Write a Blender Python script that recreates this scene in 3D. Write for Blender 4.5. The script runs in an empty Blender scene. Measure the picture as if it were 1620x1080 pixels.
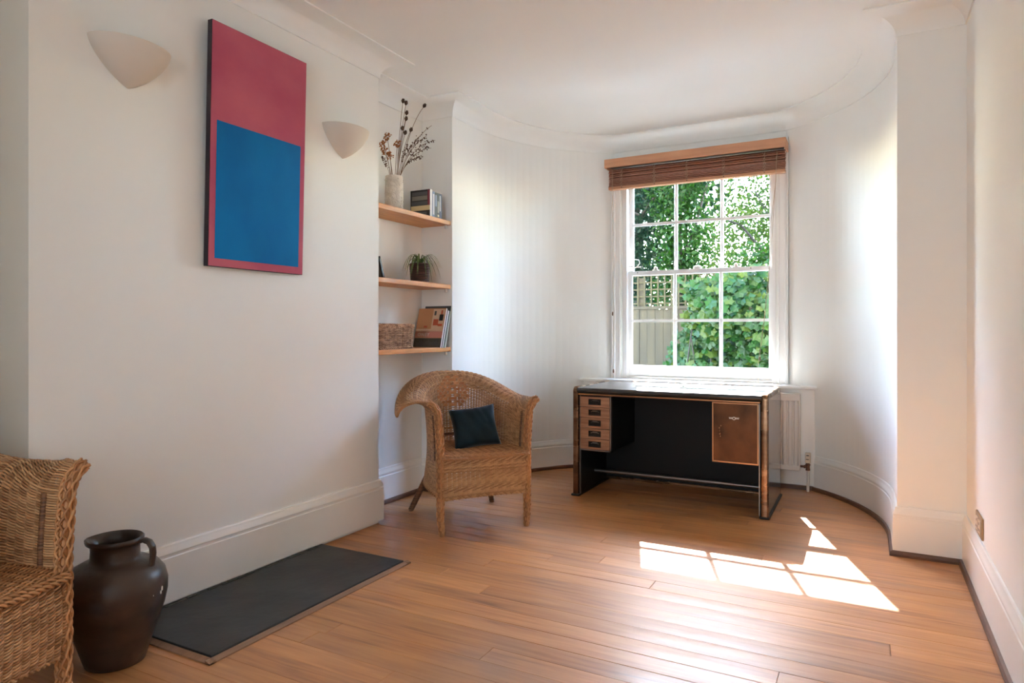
import bpy, bmesh, math, random
import numpy as np
from mathutils import Vector, Matrix

sc = bpy.context.scene
COL = sc.collection
U = 1.1                      # eye height of the camera in metres; plan below is laid out in eye heights
PI = math.pi
R = math.radians

# ------------------------------------------------------------------ camera
cam_d = bpy.data.cameras.new('camera')
cam_d.sensor_width = 36.0
cam_d.lens = 1055.0 / 1620.0 * 36.0
cam_d.shift_y = -18.0 / 1620.0
cam_d.clip_start = 0.05
cam = bpy.data.objects.new('camera', cam_d)
cam.location = (0, 0, U)
cam.rotation_euler = (R(90), 0, R(28.05))
COL.objects.link(cam)
sc.camera = cam

# ------------------------------------------------------------------ world, sun, fill lamp, exposure
world = bpy.data.worlds.new('world')
sc.world = world
world.use_nodes = True
wn = world.node_tree
for n in list(wn.nodes):
    wn.nodes.remove(n)
sky = wn.nodes.new('ShaderNodeTexSky')
sky.sky_type = 'NISHITA'
sky.sun_disc = False
sky.sun_elevation = R(43)
sky.sun_rotation = R(-18.5)
sky.air_density = 1.0
sky.dust_density = 0.6
sky.ozone_density = 1.0
bgn = wn.nodes.new('ShaderNodeBackground')
bgn.inputs['Strength'].default_value = 3.4
wo = wn.nodes.new('ShaderNodeOutputWorld')
wn.links.new(sky.outputs[0], bgn.inputs['Color'])
wn.links.new(bgn.outputs[0], wo.inputs['Surface'])

def lamp(name, kind, loc, aim, energy, color, **kw):
    d = bpy.data.lights.new(name, kind)
    d.energy = energy
    d.color = color
    for k, v in kw.items():
        setattr(d, k, v)
    o = bpy.data.objects.new(name, d)
    o.location = loc
    o.rotation_euler = (Vector(aim) - Vector(loc)).to_track_quat('-Z', 'Y').to_euler()
    COL.objects.link(o)
    return o

SUN_DIR = Vector((0.335, -1.0, -0.98)).normalized()
lamp('sun', 'SUN', (-4, 14, 12), Vector((-4, 14, 12)) + SUN_DIR, 20.0, (1.0, 0.98, 0.96), angle=R(0.35))
# added fill behind the camera, standing in for an unseen street window
lamp('fill_light', 'AREA', (-0.55, -2.58, 1.35), (-1.7, 4.0, 1.5), 22.0, (0.74, 0.87, 1.0),
     shape='RECTANGLE', size=1.3, size_y=1.7)

vs = sc.view_settings
vs.view_transform = 'Standard'
try:
    vs.look = 'None'
except Exception:
    pass
vs.gamma = 1.0
vs.use_curve_mapping = False
vs.exposure = 1.66
cy = sc.cycles
cy.max_bounces = 12
cy.diffuse_bounces = 8
cy.glossy_bounces = 4
cy.transmission_bounces = 6
cy.transparent_max_bounces = 12
cy.sample_clamp_indirect = 6.0
cy.caustics_reflective = False
cy.caustics_refractive = False

# ------------------------------------------------------------------ materials
def srgb(r, g, b):
    f = lambda c: (c / 255 / 12.92) if c / 255 <= 0.04045 else ((c / 255 + 0.055) / 1.055) ** 2.4
    return (f(r), f(g), f(b), 1.0)

def new_mat(name):
    m = bpy.data.materials.new(name)
    m.use_nodes = True
    nt = m.node_tree
    b = nt.nodes['Principled BSDF']
    return m, nt, b

def N(nt, kind, **kw):
    n = nt.nodes.new(kind)
    for k, v in kw.items():
        setattr(n, k, v)
    return n

def mat(name, c, rough=0.5, metal=0.0, var=0.0, scale=(6, 6, 6), bump=0.0, bscale=None, coat=0.0, spec=0.5,
        c2=None, contrast=(0.35, 0.65), rvar=0.0, coords='obj', sheen=0.0):
    m, nt, b = new_mat(name)
    b.inputs['Roughness'].default_value = rough
    b.inputs['Metallic'].default_value = metal
    b.inputs['Specular IOR Level'].default_value = spec
    b.inputs['Coat Weight'].default_value = coat
    b.inputs['Coat Roughness'].default_value = 0.12
    if sheen:
        b.inputs['Sheen Weight'].default_value = sheen
        b.inputs['Sheen Roughness'].default_value = 0.4
    b.inputs['Base Color'].default_value = c
    if var or c2 or bump or rvar:
        if coords == 'world':
            src = N(nt, 'ShaderNodeNewGeometry').outputs['Position']
        else:
            src = N(nt, 'ShaderNodeTexCoord').outputs['Object']
        mp = N(nt, 'ShaderNodeMapping')
        mp.inputs['Scale'].default_value = scale
        nt.links.new(src, mp.inputs['Vector'])
        nz = N(nt, 'ShaderNodeTexNoise')
        nz.inputs['Scale'].default_value = 1.0
        nz.inputs['Detail'].default_value = 5.0
        nt.links.new(mp.outputs[0], nz.inputs['Vector'])
        if var or c2:
            cr = N(nt, 'ShaderNodeValToRGB')
            lo = c2 if c2 else tuple(x * (1 - var) for x in c[:3]) + (1,)
            cr.color_ramp.elements[0].position = contrast[0]
            cr.color_ramp.elements[1].position = contrast[1]
            cr.color_ramp.elements[0].color = lo
            cr.color_ramp.elements[1].color = c
            nt.links.new(nz.outputs['Fac'], cr.inputs[0])
            nt.links.new(cr.outputs[0], b.inputs['Base Color'])
        if rvar:
            mr = N(nt, 'ShaderNodeMapRange')
            mr.inputs['To Min'].default_value = max(0.02, rough - rvar)
            mr.inputs['To Max'].default_value = rough + rvar
            nt.links.new(nz.outputs['Fac'], mr.inputs['Value'])
            nt.links.new(mr.outputs[0], b.inputs['Roughness'])
        if bump:
            if bscale:
                mp2 = N(nt, 'ShaderNodeMapping')
                mp2.inputs['Scale'].default_value = bscale
                nt.links.new(src, mp2.inputs['Vector'])
                nz = N(nt, 'ShaderNodeTexNoise')
                nz.inputs['Scale'].default_value = 1.0
                nz.inputs['Detail'].default_value = 4.0
                nt.links.new(mp2.outputs[0], nz.inputs['Vector'])
            bp = N(nt, 'ShaderNodeBump')
            bp.inputs['Strength'].default_value = bump
            bp.inputs['Distance'].default_value = 0.01
            nt.links.new(nz.outputs['Fac'], bp.inputs['Height'])
            nt.links.new(bp.outputs[0], b.inputs['Normal'])
    return m

M = {}
M['wall'] = mat('wall_paint', srgb(241, 243, 240), 0.62, var=0.035, scale=(1.3, 1.3, 1.3), bump=0.10, bscale=(9, 9, 9), coords='world')
M['ceiling'] = mat('ceiling_paint', srgb(242, 245, 243), 0.7, var=0.03, scale=(1.1, 1.1, 1.1), bump=0.08, bscale=(5, 5, 5), coords='world')
M['trim'] = mat('trim_gloss', srgb(241, 241, 237), 0.33, var=0.03, scale=(3, 3, 3), coords='world')
M['window_paint'] = mat('window_gloss', srgb(243, 243, 242), 0.3)
M['bead'] = mat('dark_bead_wood', srgb(104, 66, 40), 0.4, var=0.35, scale=(9, 9, 30), coords='world')
M['subfloor'] = mat('subfloor', srgb(52, 32, 20), 0.7)
M['slate'] = mat('slate', srgb(20, 21, 22), 0.42, c2=srgb(28, 29, 30), scale=(5, 5, 5), bump=0.12, bscale=(22, 22, 22), rvar=0.1)
M['hearth_wood'] = mat('hearth_wood', srgb(150, 112, 84), 0.5, var=0.3, scale=(40, 4, 40))
M['mortar'] = mat('mortar', srgb(86, 86, 78), 0.9, var=0.5, scale=(30, 30, 30))
M['oak'] = mat('shelf_oak', srgb(214, 148, 74), 0.42, c2=srgb(190, 122, 54), scale=(60, 5, 60))
M['jug'] = mat('jug_glaze', srgb(50, 39, 33), 0.34, c2=srgb(70, 54, 44), scale=(7, 7, 14), bump=0.12, bscale=(40, 40, 40), rvar=0.1)
M['jug_chip'] = mat('jug_chip', srgb(220, 214, 205), 0.7)
M['ceramic'] = mat('sconce_plaster', srgb(216, 207, 196), 0.55)
M['canvas_edge'] = mat('canvas_edge', srgb(38, 26, 34), 0.6)
M['teal_velvet'] = mat('teal_velvet', srgb(9, 34, 42), 0.65, var=0.45, scale=(9, 9, 9), sheen=0.25, spec=0.2)
M['black_top'] = mat('desk_linoleum', srgb(30, 31, 32), 0.30, c2=srgb(40, 42, 44), scale=(12, 12, 12), rvar=0.05, coat=0.5)
M['black_panel'] = mat('desk_black_panel', srgb(12, 12, 11), 0.5, spec=0.3)
M['black_gloss'] = mat('desk_black_gloss', srgb(22, 20, 19), 0.12, spec=0.8, coat=0.6)
M['bronze'] = mat('worn_bronze', srgb(158, 124, 96), 0.27, 1.0, c2=srgb(112, 82, 60), scale=(5, 5, 14), rvar=0.10)
M['bronze_strip'] = mat('brass_strip', srgb(190, 146, 108), 0.3, 1.0)
M['steel'] = mat('grey_steel', srgb(140, 134, 130), 0.35, 0.9)
M['copper_door'] = mat('copper_door', srgb(112, 74, 48), 0.36, 0.85, c2=srgb(66, 46, 34), scale=(6, 6, 5), contrast=(0.3, 0.7), bump=0.15, bscale=(14, 14, 14), rvar=0.12)
M['scar'] = mat('copper_scar', srgb(196, 150, 112), 0.5, 0.7, var=0.5, scale=(60, 60, 60))
M['silver'] = mat('emblem_silver', srgb(214, 206, 196), 0.3, 0.8)
M['drawer_wood'] = mat('drawer_wood', srgb(166, 126, 96), 0.4, c2=srgb(140, 100, 74), scale=(5, 20, 60))
M['pull_dark'] = mat('pull_dark', srgb(40, 34, 28), 0.4, 0.4)
M['radiator'] = mat('radiator_enamel', srgb(226, 218, 209), 0.4)
M['copper_pipe'] = mat('copper_pipe', srgb(112, 78, 60), 0.45, 0.7, var=0.4, scale=(50, 50, 50))
M['blind_wood'] = mat('blind_wood', srgb(178, 124, 98), 0.45, c2=srgb(152, 100, 78), scale=(4, 50, 50))
M['blind_light'] = mat('blind_fascia', srgb(200, 148, 112), 0.42, c2=srgb(186, 132, 98), scale=(4, 40, 40))
M['cord'] = mat('blind_cord', srgb(170, 150, 126), 0.8)
M['cord_white'] = mat('white_cord', srgb(225, 222, 216), 0.7)
M['acorn'] = mat('cord_acorn', srgb(110, 78, 58), 0.5)
M['brass'] = mat('socket_brass', srgb(172, 148, 118), 0.35, 0.85)
M['cream'] = mat('socket_cream', srgb(222, 206, 184), 0.5)
M['dark'] = mat('dark_slot', srgb(40, 32, 26), 0.6)
M['vase'] = mat('vase_stoneware', srgb(230, 224, 214), 0.7, c2=srgb(204, 198, 188), scale=(26, 26, 26), bump=0.5, bscale=(60, 60, 60))
M['stem'] = mat('dried_stem', srgb(116, 92, 68), 0.8)
M['pod'] = mat('poppy_pod', srgb(84, 62, 46), 0.8, var=0.4, scale=(80, 80, 80))
M['orange_flower'] = mat('dried_orange', srgb(184, 116, 56), 0.8, c2=srgb(128, 74, 38), scale=(120, 120, 120))
M['seed'] = mat('dried_seed', srgb(92, 68, 54), 0.8)
M['pot'] = mat('corded_pot', srgb(86, 50, 40), 0.5, c2=srgb(52, 32, 26), scale=(16, 16, 90))
M['soil'] = mat('soil', srgb(46, 36, 28), 0.95)
M['spider_leaf'] = mat('spider_leaf', srgb(120, 138, 82), 0.5, c2=srgb(76, 100, 52), scale=(30, 30, 30))
M['basket'] = mat('basket_willow', srgb(200, 160, 126), 0.6, c2=srgb(124, 88, 64), scale=(30, 30, 60))
M['paper'] = mat('paper', srgb(226, 220, 210), 0.7)
for k, c in dict(bk_black=(26, 26, 28), bk_grey=(80, 82, 84), bk_cream=(214, 194, 146), bk_red=(126, 40, 56),
                 bk_white=(214, 210, 212), bk_blue=(104, 116, 146), bk_navy=(44, 44, 84), bk_stone=(128, 122, 112),
                 bk_green=(48, 58, 50), bk_slate=(74, 76, 76), bk_sage=(176, 178, 166), bk_tan=(186, 134, 92),
                 bk_sand=(206, 176, 148), bk_rose=(196, 134, 122), bk_orange=(186, 84, 54), bk_olive=(64, 66, 56)).items():
    M[k] = mat('book_' + k[3:], srgb(*c), 0.45)
M['frame_dark'] = mat('frame_dark', srgb(48, 42, 40), 0.4)
M['fence'] = mat('fence_wood', srgb(45, 38, 20), 0.85, c2=srgb(32, 27, 13), scale=(14, 14, 1.6))
M['trellis'] = mat('trellis_wood', srgb(46, 40, 8), 0.85, var=0.35, scale=(10, 10, 10))
M['bark'] = mat('bark', srgb(36, 31, 24), 0.9, var=0.5, scale=(12, 12, 3))
M['paving'] = mat('pale_paving', srgb(120, 118, 114), 0.9, var=0.10, scale=(3, 3, 3))
M['brick'] = mat('outer_wall', srgb(176, 160, 140), 0.9, var=0.2, scale=(4, 4, 4), coords='world')

def cane(name, ca, cb, rough=0.5):
    m, nt, b = new_mat(name)
    b.inputs['Roughness'].default_value = rough
    tc = N(nt, 'ShaderNodeTexCoord')
    nz = N(nt, 'ShaderNodeTexNoise'); nz.inputs['Scale'].default_value = 14.0; nz.inputs['Detail'].default_value = 3
    nt.links.new(tc.outputs['Object'], nz.inputs['Vector'])
    g = N(nt, 'ShaderNodeNewGeometry')
    mx = N(nt, 'ShaderNodeMath', operation='MULTIPLY_ADD')
    mx.inputs[1].default_value = 0.55
    nt.links.new(g.outputs['Random Per Island'], mx.inputs[0])
    sb = N(nt, 'ShaderNodeMath', operation='MULTIPLY'); sb.inputs[1].default_value = 0.5
    nt.links.new(nz.outputs['Fac'], sb.inputs[0])
    nt.links.new(sb.outputs[0], mx.inputs[2])
    cr = N(nt, 'ShaderNodeValToRGB')
    cr.color_ramp.elements[0].position = 0.15; cr.color_ramp.elements[0].color = ca
    cr.color_ramp.elements[1].position = 0.85; cr.color_ramp.elements[1].color = cb
    nt.links.new(mx.outputs[0], cr.inputs[0])
    nt.links.new(cr.outputs[0], b.inputs['Base Color'])
    return m
M['cane'] = cane('cane', srgb(146, 98, 58), srgb(216, 168, 120))
M['cane_dark'] = cane('cane_inside', srgb(136, 86, 48), srgb(196, 140, 90))
M['cane_post'] = cane('cane_post', srgb(132, 84, 48), srgb(204, 148, 96))
M['cane_strip'] = cane('cane_strip', srgb(176, 108, 62), srgb(206, 142, 90), 0.35)
M['cane_wrap'] = mat('cane_wrap', srgb(132, 88, 54), 0.55, c2=srgb(88, 56, 34), scale=(4, 4, 160), contrast=(0.42, 0.58), bump=0.5, bscale=(4, 4, 200))

def leaf_mat(name, cols, trans=0.45):
    m, nt, b = new_mat(name)
    nt.nodes.remove(b)
    out = nt.nodes['Material Output']
    g = N(nt, 'ShaderNodeNewGeometry')
    oi = N(nt, 'ShaderNodeObjectInfo')
    ad = N(nt, 'ShaderNodeMath', operation='ADD')
    nt.links.new(g.outputs['Random Per Island'], ad.inputs[0])
    nt.links.new(oi.outputs['Random'], ad.inputs[1])
    fr = N(nt, 'ShaderNodeMath', operation='FRACT')
    nt.links.new(ad.outputs[0], fr.inputs[0])
    cr = N(nt, 'ShaderNodeValToRGB')
    els = cr.color_ramp.elements
    for i, c in enumerate(cols):
        e = els[i] if i < 2 else els.new(0.5)
        e.position = i / (len(cols) - 1)
        e.color = c
    els[len(cols) - 1].position = 1.0
    nt.links.new(fr.outputs[0], cr.inputs[0])
    d = N(nt, 'ShaderNodeBsdfDiffuse')
    t = N(nt, 'ShaderNodeBsdfTranslucent')
    gl = N(nt, 'ShaderNodeBsdfGlossy'); gl.inputs['Roughness'].default_value = 0.4
    gl.inputs['Color'].default_value = (1, 1, 1, 1)
    nt.links.new(cr.outputs[0], d.inputs['Color'])
    hs = N(nt, 'ShaderNodeHueSaturation')
    hs.inputs['Hue'].default_value = 0.485
    hs.inputs['Value'].default_value = 0.95
    nt.links.new(cr.outputs[0], hs.inputs['Color'])
    nt.links.new(hs.outputs[0], t.inputs['Color'])
    mx = N(nt, 'ShaderNodeMixShader'); mx.inputs[0].default_value = trans
    nt.links.new(d.outputs[0], mx.inputs[1]); nt.links.new(t.outputs[0], mx.inputs[2])
    m2 = N(nt, 'ShaderNodeMixShader'); m2.inputs[0].default_value = 0.012
    nt.links.new(mx.outputs[0], m2.inputs[1]); nt.links.new(gl.outputs[0], m2.inputs[2])
    nt.links.new(m2.outputs[0], out.inputs['Surface'])
    return m
M['leaf_hop'] = leaf_mat('vine_leaf', [srgb(14, 46, 10), srgb(22, 62, 14), srgb(18, 52, 18), srgb(34, 70, 14), srgb(58, 74, 16)])
M['leaf_dark'] = leaf_mat('dark_tree_leaf', [srgb(10, 32, 18), srgb(18, 46, 26), srgb(26, 50, 16), srgb(12, 34, 22)])
M['leaf_mid'] = leaf_mat('climber_leaf', [srgb(16, 46, 8), srgb(30, 66, 12), srgb(38, 68, 18), srgb(20, 50, 18)])
M['leaf_light'] = leaf_mat('airy_tree_leaf', [srgb(32, 58, 14), srgb(52, 72, 18), srgb(62, 80, 26), srgb(34, 60, 24)])

def glass_mat():
    m, nt, b = new_mat('window_glass')
    nt.nodes.remove(b)
    out = nt.nodes['Material Output']
    t = N(nt, 'ShaderNodeBsdfTransparent'); t.inputs['Color'].default_value = (0.97, 0.985, 0.98, 1)
    g = N(nt, 'ShaderNodeBsdfGlossy'); g.inputs['Roughness'].default_value = 0.02
    fr = N(nt, 'ShaderNodeFresnel'); fr.inputs['IOR'].default_value = 1.17
    mx = N(nt, 'ShaderNodeMixShader')
    nt.links.new(fr.outputs[0], mx.inputs[0])
    nt.links.new(t.outputs[0], mx.inputs[1]); nt.links.new(g.outputs[0], mx.inputs[2])
    nt.links.new(mx.outputs[0], out.inputs['Surface'])
    return m
M['glass'] = glass_mat()

def plank_mat():
    m, nt, b = new_mat('floor_oak')
    geo = N(nt, 'ShaderNodeNewGeometry')
    oi = N(nt, 'ShaderNodeObjectInfo')
    mul = N(nt, 'ShaderNodeVectorMath', operation='SCALE')
    cmb = N(nt, 'ShaderNodeCombineXYZ')
    nt.links.new(oi.outputs['Random'], cmb.inputs[0]); nt.links.new(oi.outputs['Random'], cmb.inputs[1])
    nt.links.new(cmb.outputs[0], mul.inputs[0]); mul.inputs['Scale'].default_value = 37.0
    add = N(nt, 'ShaderNodeVectorMath', operation='ADD')
    nt.links.new(geo.outputs['Position'], add.inputs[0]); nt.links.new(mul.outputs[0], add.inputs[1])
    def noise(scale, detail=6, dist=0.0, vec=add.outputs[0]):
        mp = N(nt, 'ShaderNodeMapping'); mp.inputs['Scale'].default_value = scale
        nt.links.new(vec, mp.inputs['Vector'])
        z = N(nt, 'ShaderNodeTexNoise'); z.inputs['Scale'].default_value = 1; z.inputs['Detail'].default_value = detail
        z.inputs['Distortion'].default_value = dist
        nt.links.new(mp.outputs[0], z.inputs['Vector'])
        return z.outputs['Fac']
    grain = noise((3.0, 48, 48), 6, 0.6)
    broad = noise((1.3, 9, 9), 4, 0.3)
    patch = noise((1.5, 1.9, 1.5), 3, 0.2, geo.outputs['Position'])
    cr = N(nt, 'ShaderNodeValToRGB')
    e = cr.color_ramp.elements
    e[0].position = 0.28; e[0].color = srgb(122, 76, 42)
    e[1].position = 0.62; e[1].color = srgb(198, 138, 84)
    x = e.new(0.45); x.color = srgb(180, 120, 70)
    a1 = N(nt, 'ShaderNodeMath', operation='MULTIPLY_ADD'); a1.inputs[1].default_value = 0.45
    nt.links.new(grain, a1.inputs[0])
    a2 = N(nt, 'ShaderNodeMath', operation='MULTIPLY'); a2.inputs[1].default_value = 0.55
    nt.links.new(broad, a2.inputs[0]); nt.links.new(a2.outputs[0], a1.inputs[2])
    nt.links.new(a1.outputs[0], cr.inputs[0])
    # each board its own tone
    hsv = N(nt, 'ShaderNodeHueSaturation')
    mr = N(nt, 'ShaderNodeMapRange'); mr.inputs['To Min'].default_value = 0.88; mr.inputs['To Max'].default_value = 1.12
    nt.links.new(oi.outputs['Random'], mr.inputs['Value']); nt.links.new(mr.outputs[0], hsv.inputs['Value'])
    nt.links.new(cr.outputs[0], hsv.inputs['Color'])
    # worn grey patches
    wr = N(nt, 'ShaderNodeValToRGB'); wr.color_ramp.elements[0].position = 0.52; wr.color_ramp.elements[1].position = 0.72
    nt.links.new(patch, wr.inputs[0])
    wm = N(nt, 'ShaderNodeMath', operation='MULTIPLY'); wm.inputs[1].default_value = 0.6
    nt.links.new(wr.outputs[0], wm.inputs[0])
    mix = N(nt, 'ShaderNodeMix', data_type='RGBA')
    nt.links.new(wm.outputs[0], mix.inputs[0]); nt.links.new(hsv.outputs[0], mix.inputs[6])
    mix.inputs[7].default_value = srgb(146, 118, 96)
    nt.links.new(mix.outputs[2], b.inputs['Base Color'])
    rr = N(nt, 'ShaderNodeMapRange'); rr.inputs['To Min'].default_value = 0.34; rr.inputs['To Max'].default_value = 0.52
    nt.links.new(broad, rr.inputs['Value'])
    nt.links.new(rr.outputs[0], b.inputs['Roughness'])
    b.inputs['Specular IOR Level'].default_value = 0.45
    b.inputs['Coat Weight'].default_value = 0.35
    b.inputs['Coat Roughness'].default_value = 0.22
    bp = N(nt, 'ShaderNodeBump'); bp.inputs['Strength'].default_value = 0.12; bp.inputs['Distance'].default_value = 0.004
    nt.links.new(grain, bp.inputs['Height']); nt.links.new(bp.outputs[0], b.inputs['Normal'])
    return m
M['plank'] = plank_mat()

def painting_mat():
    m, nt, b = new_mat('canvas_pink')
    return m
M['paint_pink'] = mat('canvas_pink', srgb(190, 100, 116), 0.7, c2=srgb(174, 80, 104), scale=(2, 2.2, 3.2), spec=0.15)
M['paint_blue'] = mat('canvas_blue', srgb(4, 116, 176), 0.7, c2=srgb(4, 100, 162), scale=(2, 3, 2), spec=0.15)

# ------------------------------------------------------------------ mesh builder
class MB:
    def __init__(s):
        s.v = []; s.f = []; s.mi = []; s.n = 0
    def add(s, verts, faces, mi=0):
        o = s.n
        s.v.extend([tuple(map(float, p)) for p in verts]); s.n += len(verts)
        s.f.extend([tuple(i + o for i in f) for f in faces])
        s.mi.extend([mi] * len(faces))
        return s
    def box(s, x0, x1, y0, y1, z0, z1, mi=0, M4=None):
        v = [(x0, y0, z0), (x1, y0, z0), (x1, y1, z0), (x0, y1, z0), (x0, y0, z1), (x1, y0, z1), (x1, y1, z1), (x0, y1, z1)]
        if M4 is not None:
            v = [M4 @ Vector(p) for p in v]
        return s.add(v, [(0, 3, 2, 1), (4, 5, 6, 7), (0, 1, 5, 4), (1, 2, 6, 5), (2, 3, 7, 6), (3, 0, 4, 7)], mi)
    def cbox(s, x0, x1, y0, y1, z0, z1, c=0.003, mi=0, M4=None):
        """box with chamfered edges"""
        bm = bmesh.new()
        bmesh.ops.create_cube(bm, size=1.0)
        for v in bm.verts:
            v.co = Vector(((x0 + x1) / 2 + v.co.x * (x1 - x0), (y0 + y1) / 2 + v.co.y * (y1 - y0), (z0 + z1) / 2 + v.co.z * (z1 - z0)))
        bmesh.ops.bevel(bm, geom=list(bm.edges), offset=c, segments=2, profile=0.5, affect='EDGES')
        return s.from_bm(bm, mi, M4)
    def from_bm(s, bm, mi=0, M4=None):
        bm.verts.index_update()
        v = [(M4 @ x.co if M4 is not None else x.co.copy()) for x in bm.verts]
        f = [tuple(x.index for x in fc.verts) for fc in bm.faces]
        bm.free()
        return s.add(v, f, mi)
    def prism(s, poly, z0, z1, mi=0):
        n = len(poly)
        v = [(x, y, z0) for x, y in poly] + [(x, y, z1) for x, y in poly]
        f = [tuple(range(n - 1, -1, -1)), tuple(range(n, 2 * n))]
        f += [(i, (i + 1) % n, n + (i + 1) % n, n + i) for i in range(n)]
        return s.add(v, f, mi)
    def tube(s, pts, r, n=8, cap=True, mi=0, ref=None):
        P = np.array(pts, float); m = len(P)
        rr = np.full(m, r) if np.isscalar(r) else np.array(r, float)
        T = np.gradient(P, axis=0); T /= np.linalg.norm(T, axis=1)[:, None] + 1e-12
        a = np.array(ref if ref is not None else (0.0, 0.0, 1.0), float)
        if ref is None and abs(T[0] @ a) > 0.9:
            a = np.array((1.0, 0.0, 0.0))
        A = np.zeros_like(P)
        for i in range(m):
            a = a - T[i] * (a @ T[i]); nn = np.linalg.norm(a)
            a = a / nn if nn > 1e-9 else np.array((0.3, 0.5, 0.8)); A[i] = a
        return s.ring_tube(P, A, np.cross(T, A), rr, n, cap, mi)
    def ring_tube(s, P, A, B, rr, n, cap=True, mi=0):
        m = len(P)
        ang = np.arange(n) * 2 * PI / n + PI / n
        V = P[:, None, :] + rr[:, None, None] * (np.cos(ang)[None, :, None] * A[:, None, :] + np.sin(ang)[None, :, None] * B[:, None, :])
        f = []
        for i in range(m - 1):
            b0 = i * n; b1 = b0 + n
            for j in range(n):
                k = (j + 1) % n
                f.append((b0 + j, b0 + k, b1 + k, b1 + j))
        if cap:
            f.append(tuple(range(n - 1, -1, -1))); f.append(tuple((m - 1) * n + j for j in range(n)))
        return s.add(V.reshape(-1, 3).tolist(), f, mi)
    def lathe(s, prof, n=32, cx=0, cy=0, mi=0, capb=True, capt=True):
        v = []; f = []
        for r, z in prof:
            for j in range(n):
                a = 2 * PI * j / n
                v.append((cx + r * math.cos(a), cy + r * math.sin(a), z))
        for i in range(len(prof) - 1):
            for j in range(n):
                k = (j + 1) % n
                f.append((i * n + j, i * n + k, (i + 1) * n + k, (i + 1) * n + j))
        if capb: f.append(tuple(range(n - 1, -1, -1)))
        if capt: f.append(tuple((len(prof) - 1) * n + j for j in range(n)))
        return s.add(v, f, mi)
    def blob(s, c, r, mi=0, sub=1, sc=(1, 1, 1)):
        bm = bmesh.new()
        bmesh.ops.create_icosphere(bm, subdivisions=sub, radius=1.0)
        for v in bm.verts:
            v.co = Vector((c[0] + v.co.x * r * sc[0], c[1] + v.co.y * r * sc[1], c[2] + v.co.z * r * sc[2]))
        return s.from_bm(bm, mi)
    def sweep(s, prof, path, mi=0, closed_path=False):
        """profile (d, z): d measured to the left of the path direction"""
        P = [Vector((x, y)) for x, y in path]; m = len(P); k = len(prof)
        offs = []
        for i in range(m):
            d0 = (P[i] - P[i - 1]).normalized() if i > 0 else None
            d1 = (P[i + 1] - P[i]).normalized() if i < m - 1 else None
            if d0 is None: d0 = d1
            if d1 is None: d1 = d0
            n0 = Vector((-d0.y, d0.x)); n1 = Vector((-d1.y, d1.x))
            b = (n0 + n1); b = b / max(1e-6, (1 + n0.dot(n1)))
            offs.append(b)
        v = []
        for i in range(m):
            for d, z in prof:
                v.append((P[i].x + offs[i].x * d, P[i].y + offs[i].y * d, z))
        f = []
        for i in range(m - 1):
            for j in range(k):
                q = (j + 1) % k
                f.append((i * k + j, i * k + q, (i + 1) * k + q, (i + 1) * k + j))
        f.append(tuple(range(k - 1, -1, -1))); f.append(tuple((m - 1) * k + j for j in range(k)))
        return s.add(v, f, mi)
    def mesh(s, name, mats, smooth=False, angle=None):
        me = bpy.data.meshes.new(name)
        me.from_pydata(s.v, [], s.f)
        for mm in (mats if isinstance(mats, (list, tuple)) else [mats]):
            me.materials.append(mm)
        me.polygons.foreach_set('material_index', s.mi)
        if smooth:
            me.polygons.foreach_set('use_smooth', [True] * len(s.f))
        bm = bmesh.new(); bm.from_mesh(me)
        if len(bm.faces) < 60000:
            bmesh.ops.recalc_face_normals(bm, faces=bm.faces)
            bm.to_mesh(me)
        bm.free()
        if smooth and angle:
            try:
                me.set_sharp_from_angle(angle=R(angle))
            except Exception:
                pass
        me.update()
        return me
    def build(s, name, mats, parent=None, smooth=False, angle=None, loc=None, rot=None):
        return link(name, s.mesh(name, mats, smooth, angle), parent, loc, rot)

def link(name, me, parent=None, loc=None, rot=None):
    o = bpy.data.objects.new(name, me)
    COL.objects.link(o)
    if parent: o.parent = parent
    if loc is not None: o.location = loc
    if rot is not None: o.rotation_euler = rot
    return o

def empty(name, loc, rotz=0.0, parent=None):
    o = bpy.data.objects.new(name, None)
    o.empty_display_size = 0.1
    COL.objects.link(o)
    o.location = loc; o.rotation_euler = (0, 0, rotz)
    if parent: o.parent = parent
    return o

def tag(o, label, cat, group=None):
    o['label'] = label; o['category'] = cat
    if group: o['group'] = group
    return o

def struct(o):
    o['kind'] = 'structure'
    return o

def h(*a):
    return tuple(x * U for x in a) if len(a) > 1 else a[0] * U

rnd = random.Random(7)

# ================================================================== THE ROOM
CZ = 2.401 * U                       # ceiling height
CX = -1.0625                         # middle of the bow
RB = 1.18                            # its radius
Y0, YC, YW = 3.43, 3.68, 4.70        # bow mouth, centre of arc, window plane
A1 = math.asin((YW - YC) / RB)

def arc(a, b, n, r=RB):
    return [(CX + r * math.cos(a + (b - a) * i / n), YC + r * math.sin(a + (b - a) * i / n)) for i in range(n + 1)]
right_arc = [(CX + RB, Y0)] + arc(0, A1, 22)
left_arc = arc(PI - A1, PI, 22) + [(CX - RB, Y0)]
path_right = [(0.375, -2.4), (0.375, Y0), (CX + RB, Y0)]
path_left = [(CX - RB, Y0), (-2.47, Y0), (-2.47, 2.73), (-2.24, 2.73), (-2.24, 1.093), (-2.47, 1.093), (-2.47, 0.10), (-1.62, 0.10), (-1.62, -0.10), (-2.47, -0.10), (-2.47, -2.4)]  # nib level with the camera is added to shade the recess from the fill
sc2 = lambda p: [(x * U, y * U) for x, y in p]

# ceiling
struct(MB().box(*h(-3.0, 0.9), *h(-2.6, 5.0), CZ, CZ + 0.12).build('ceiling', M['ceiling']))

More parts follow.
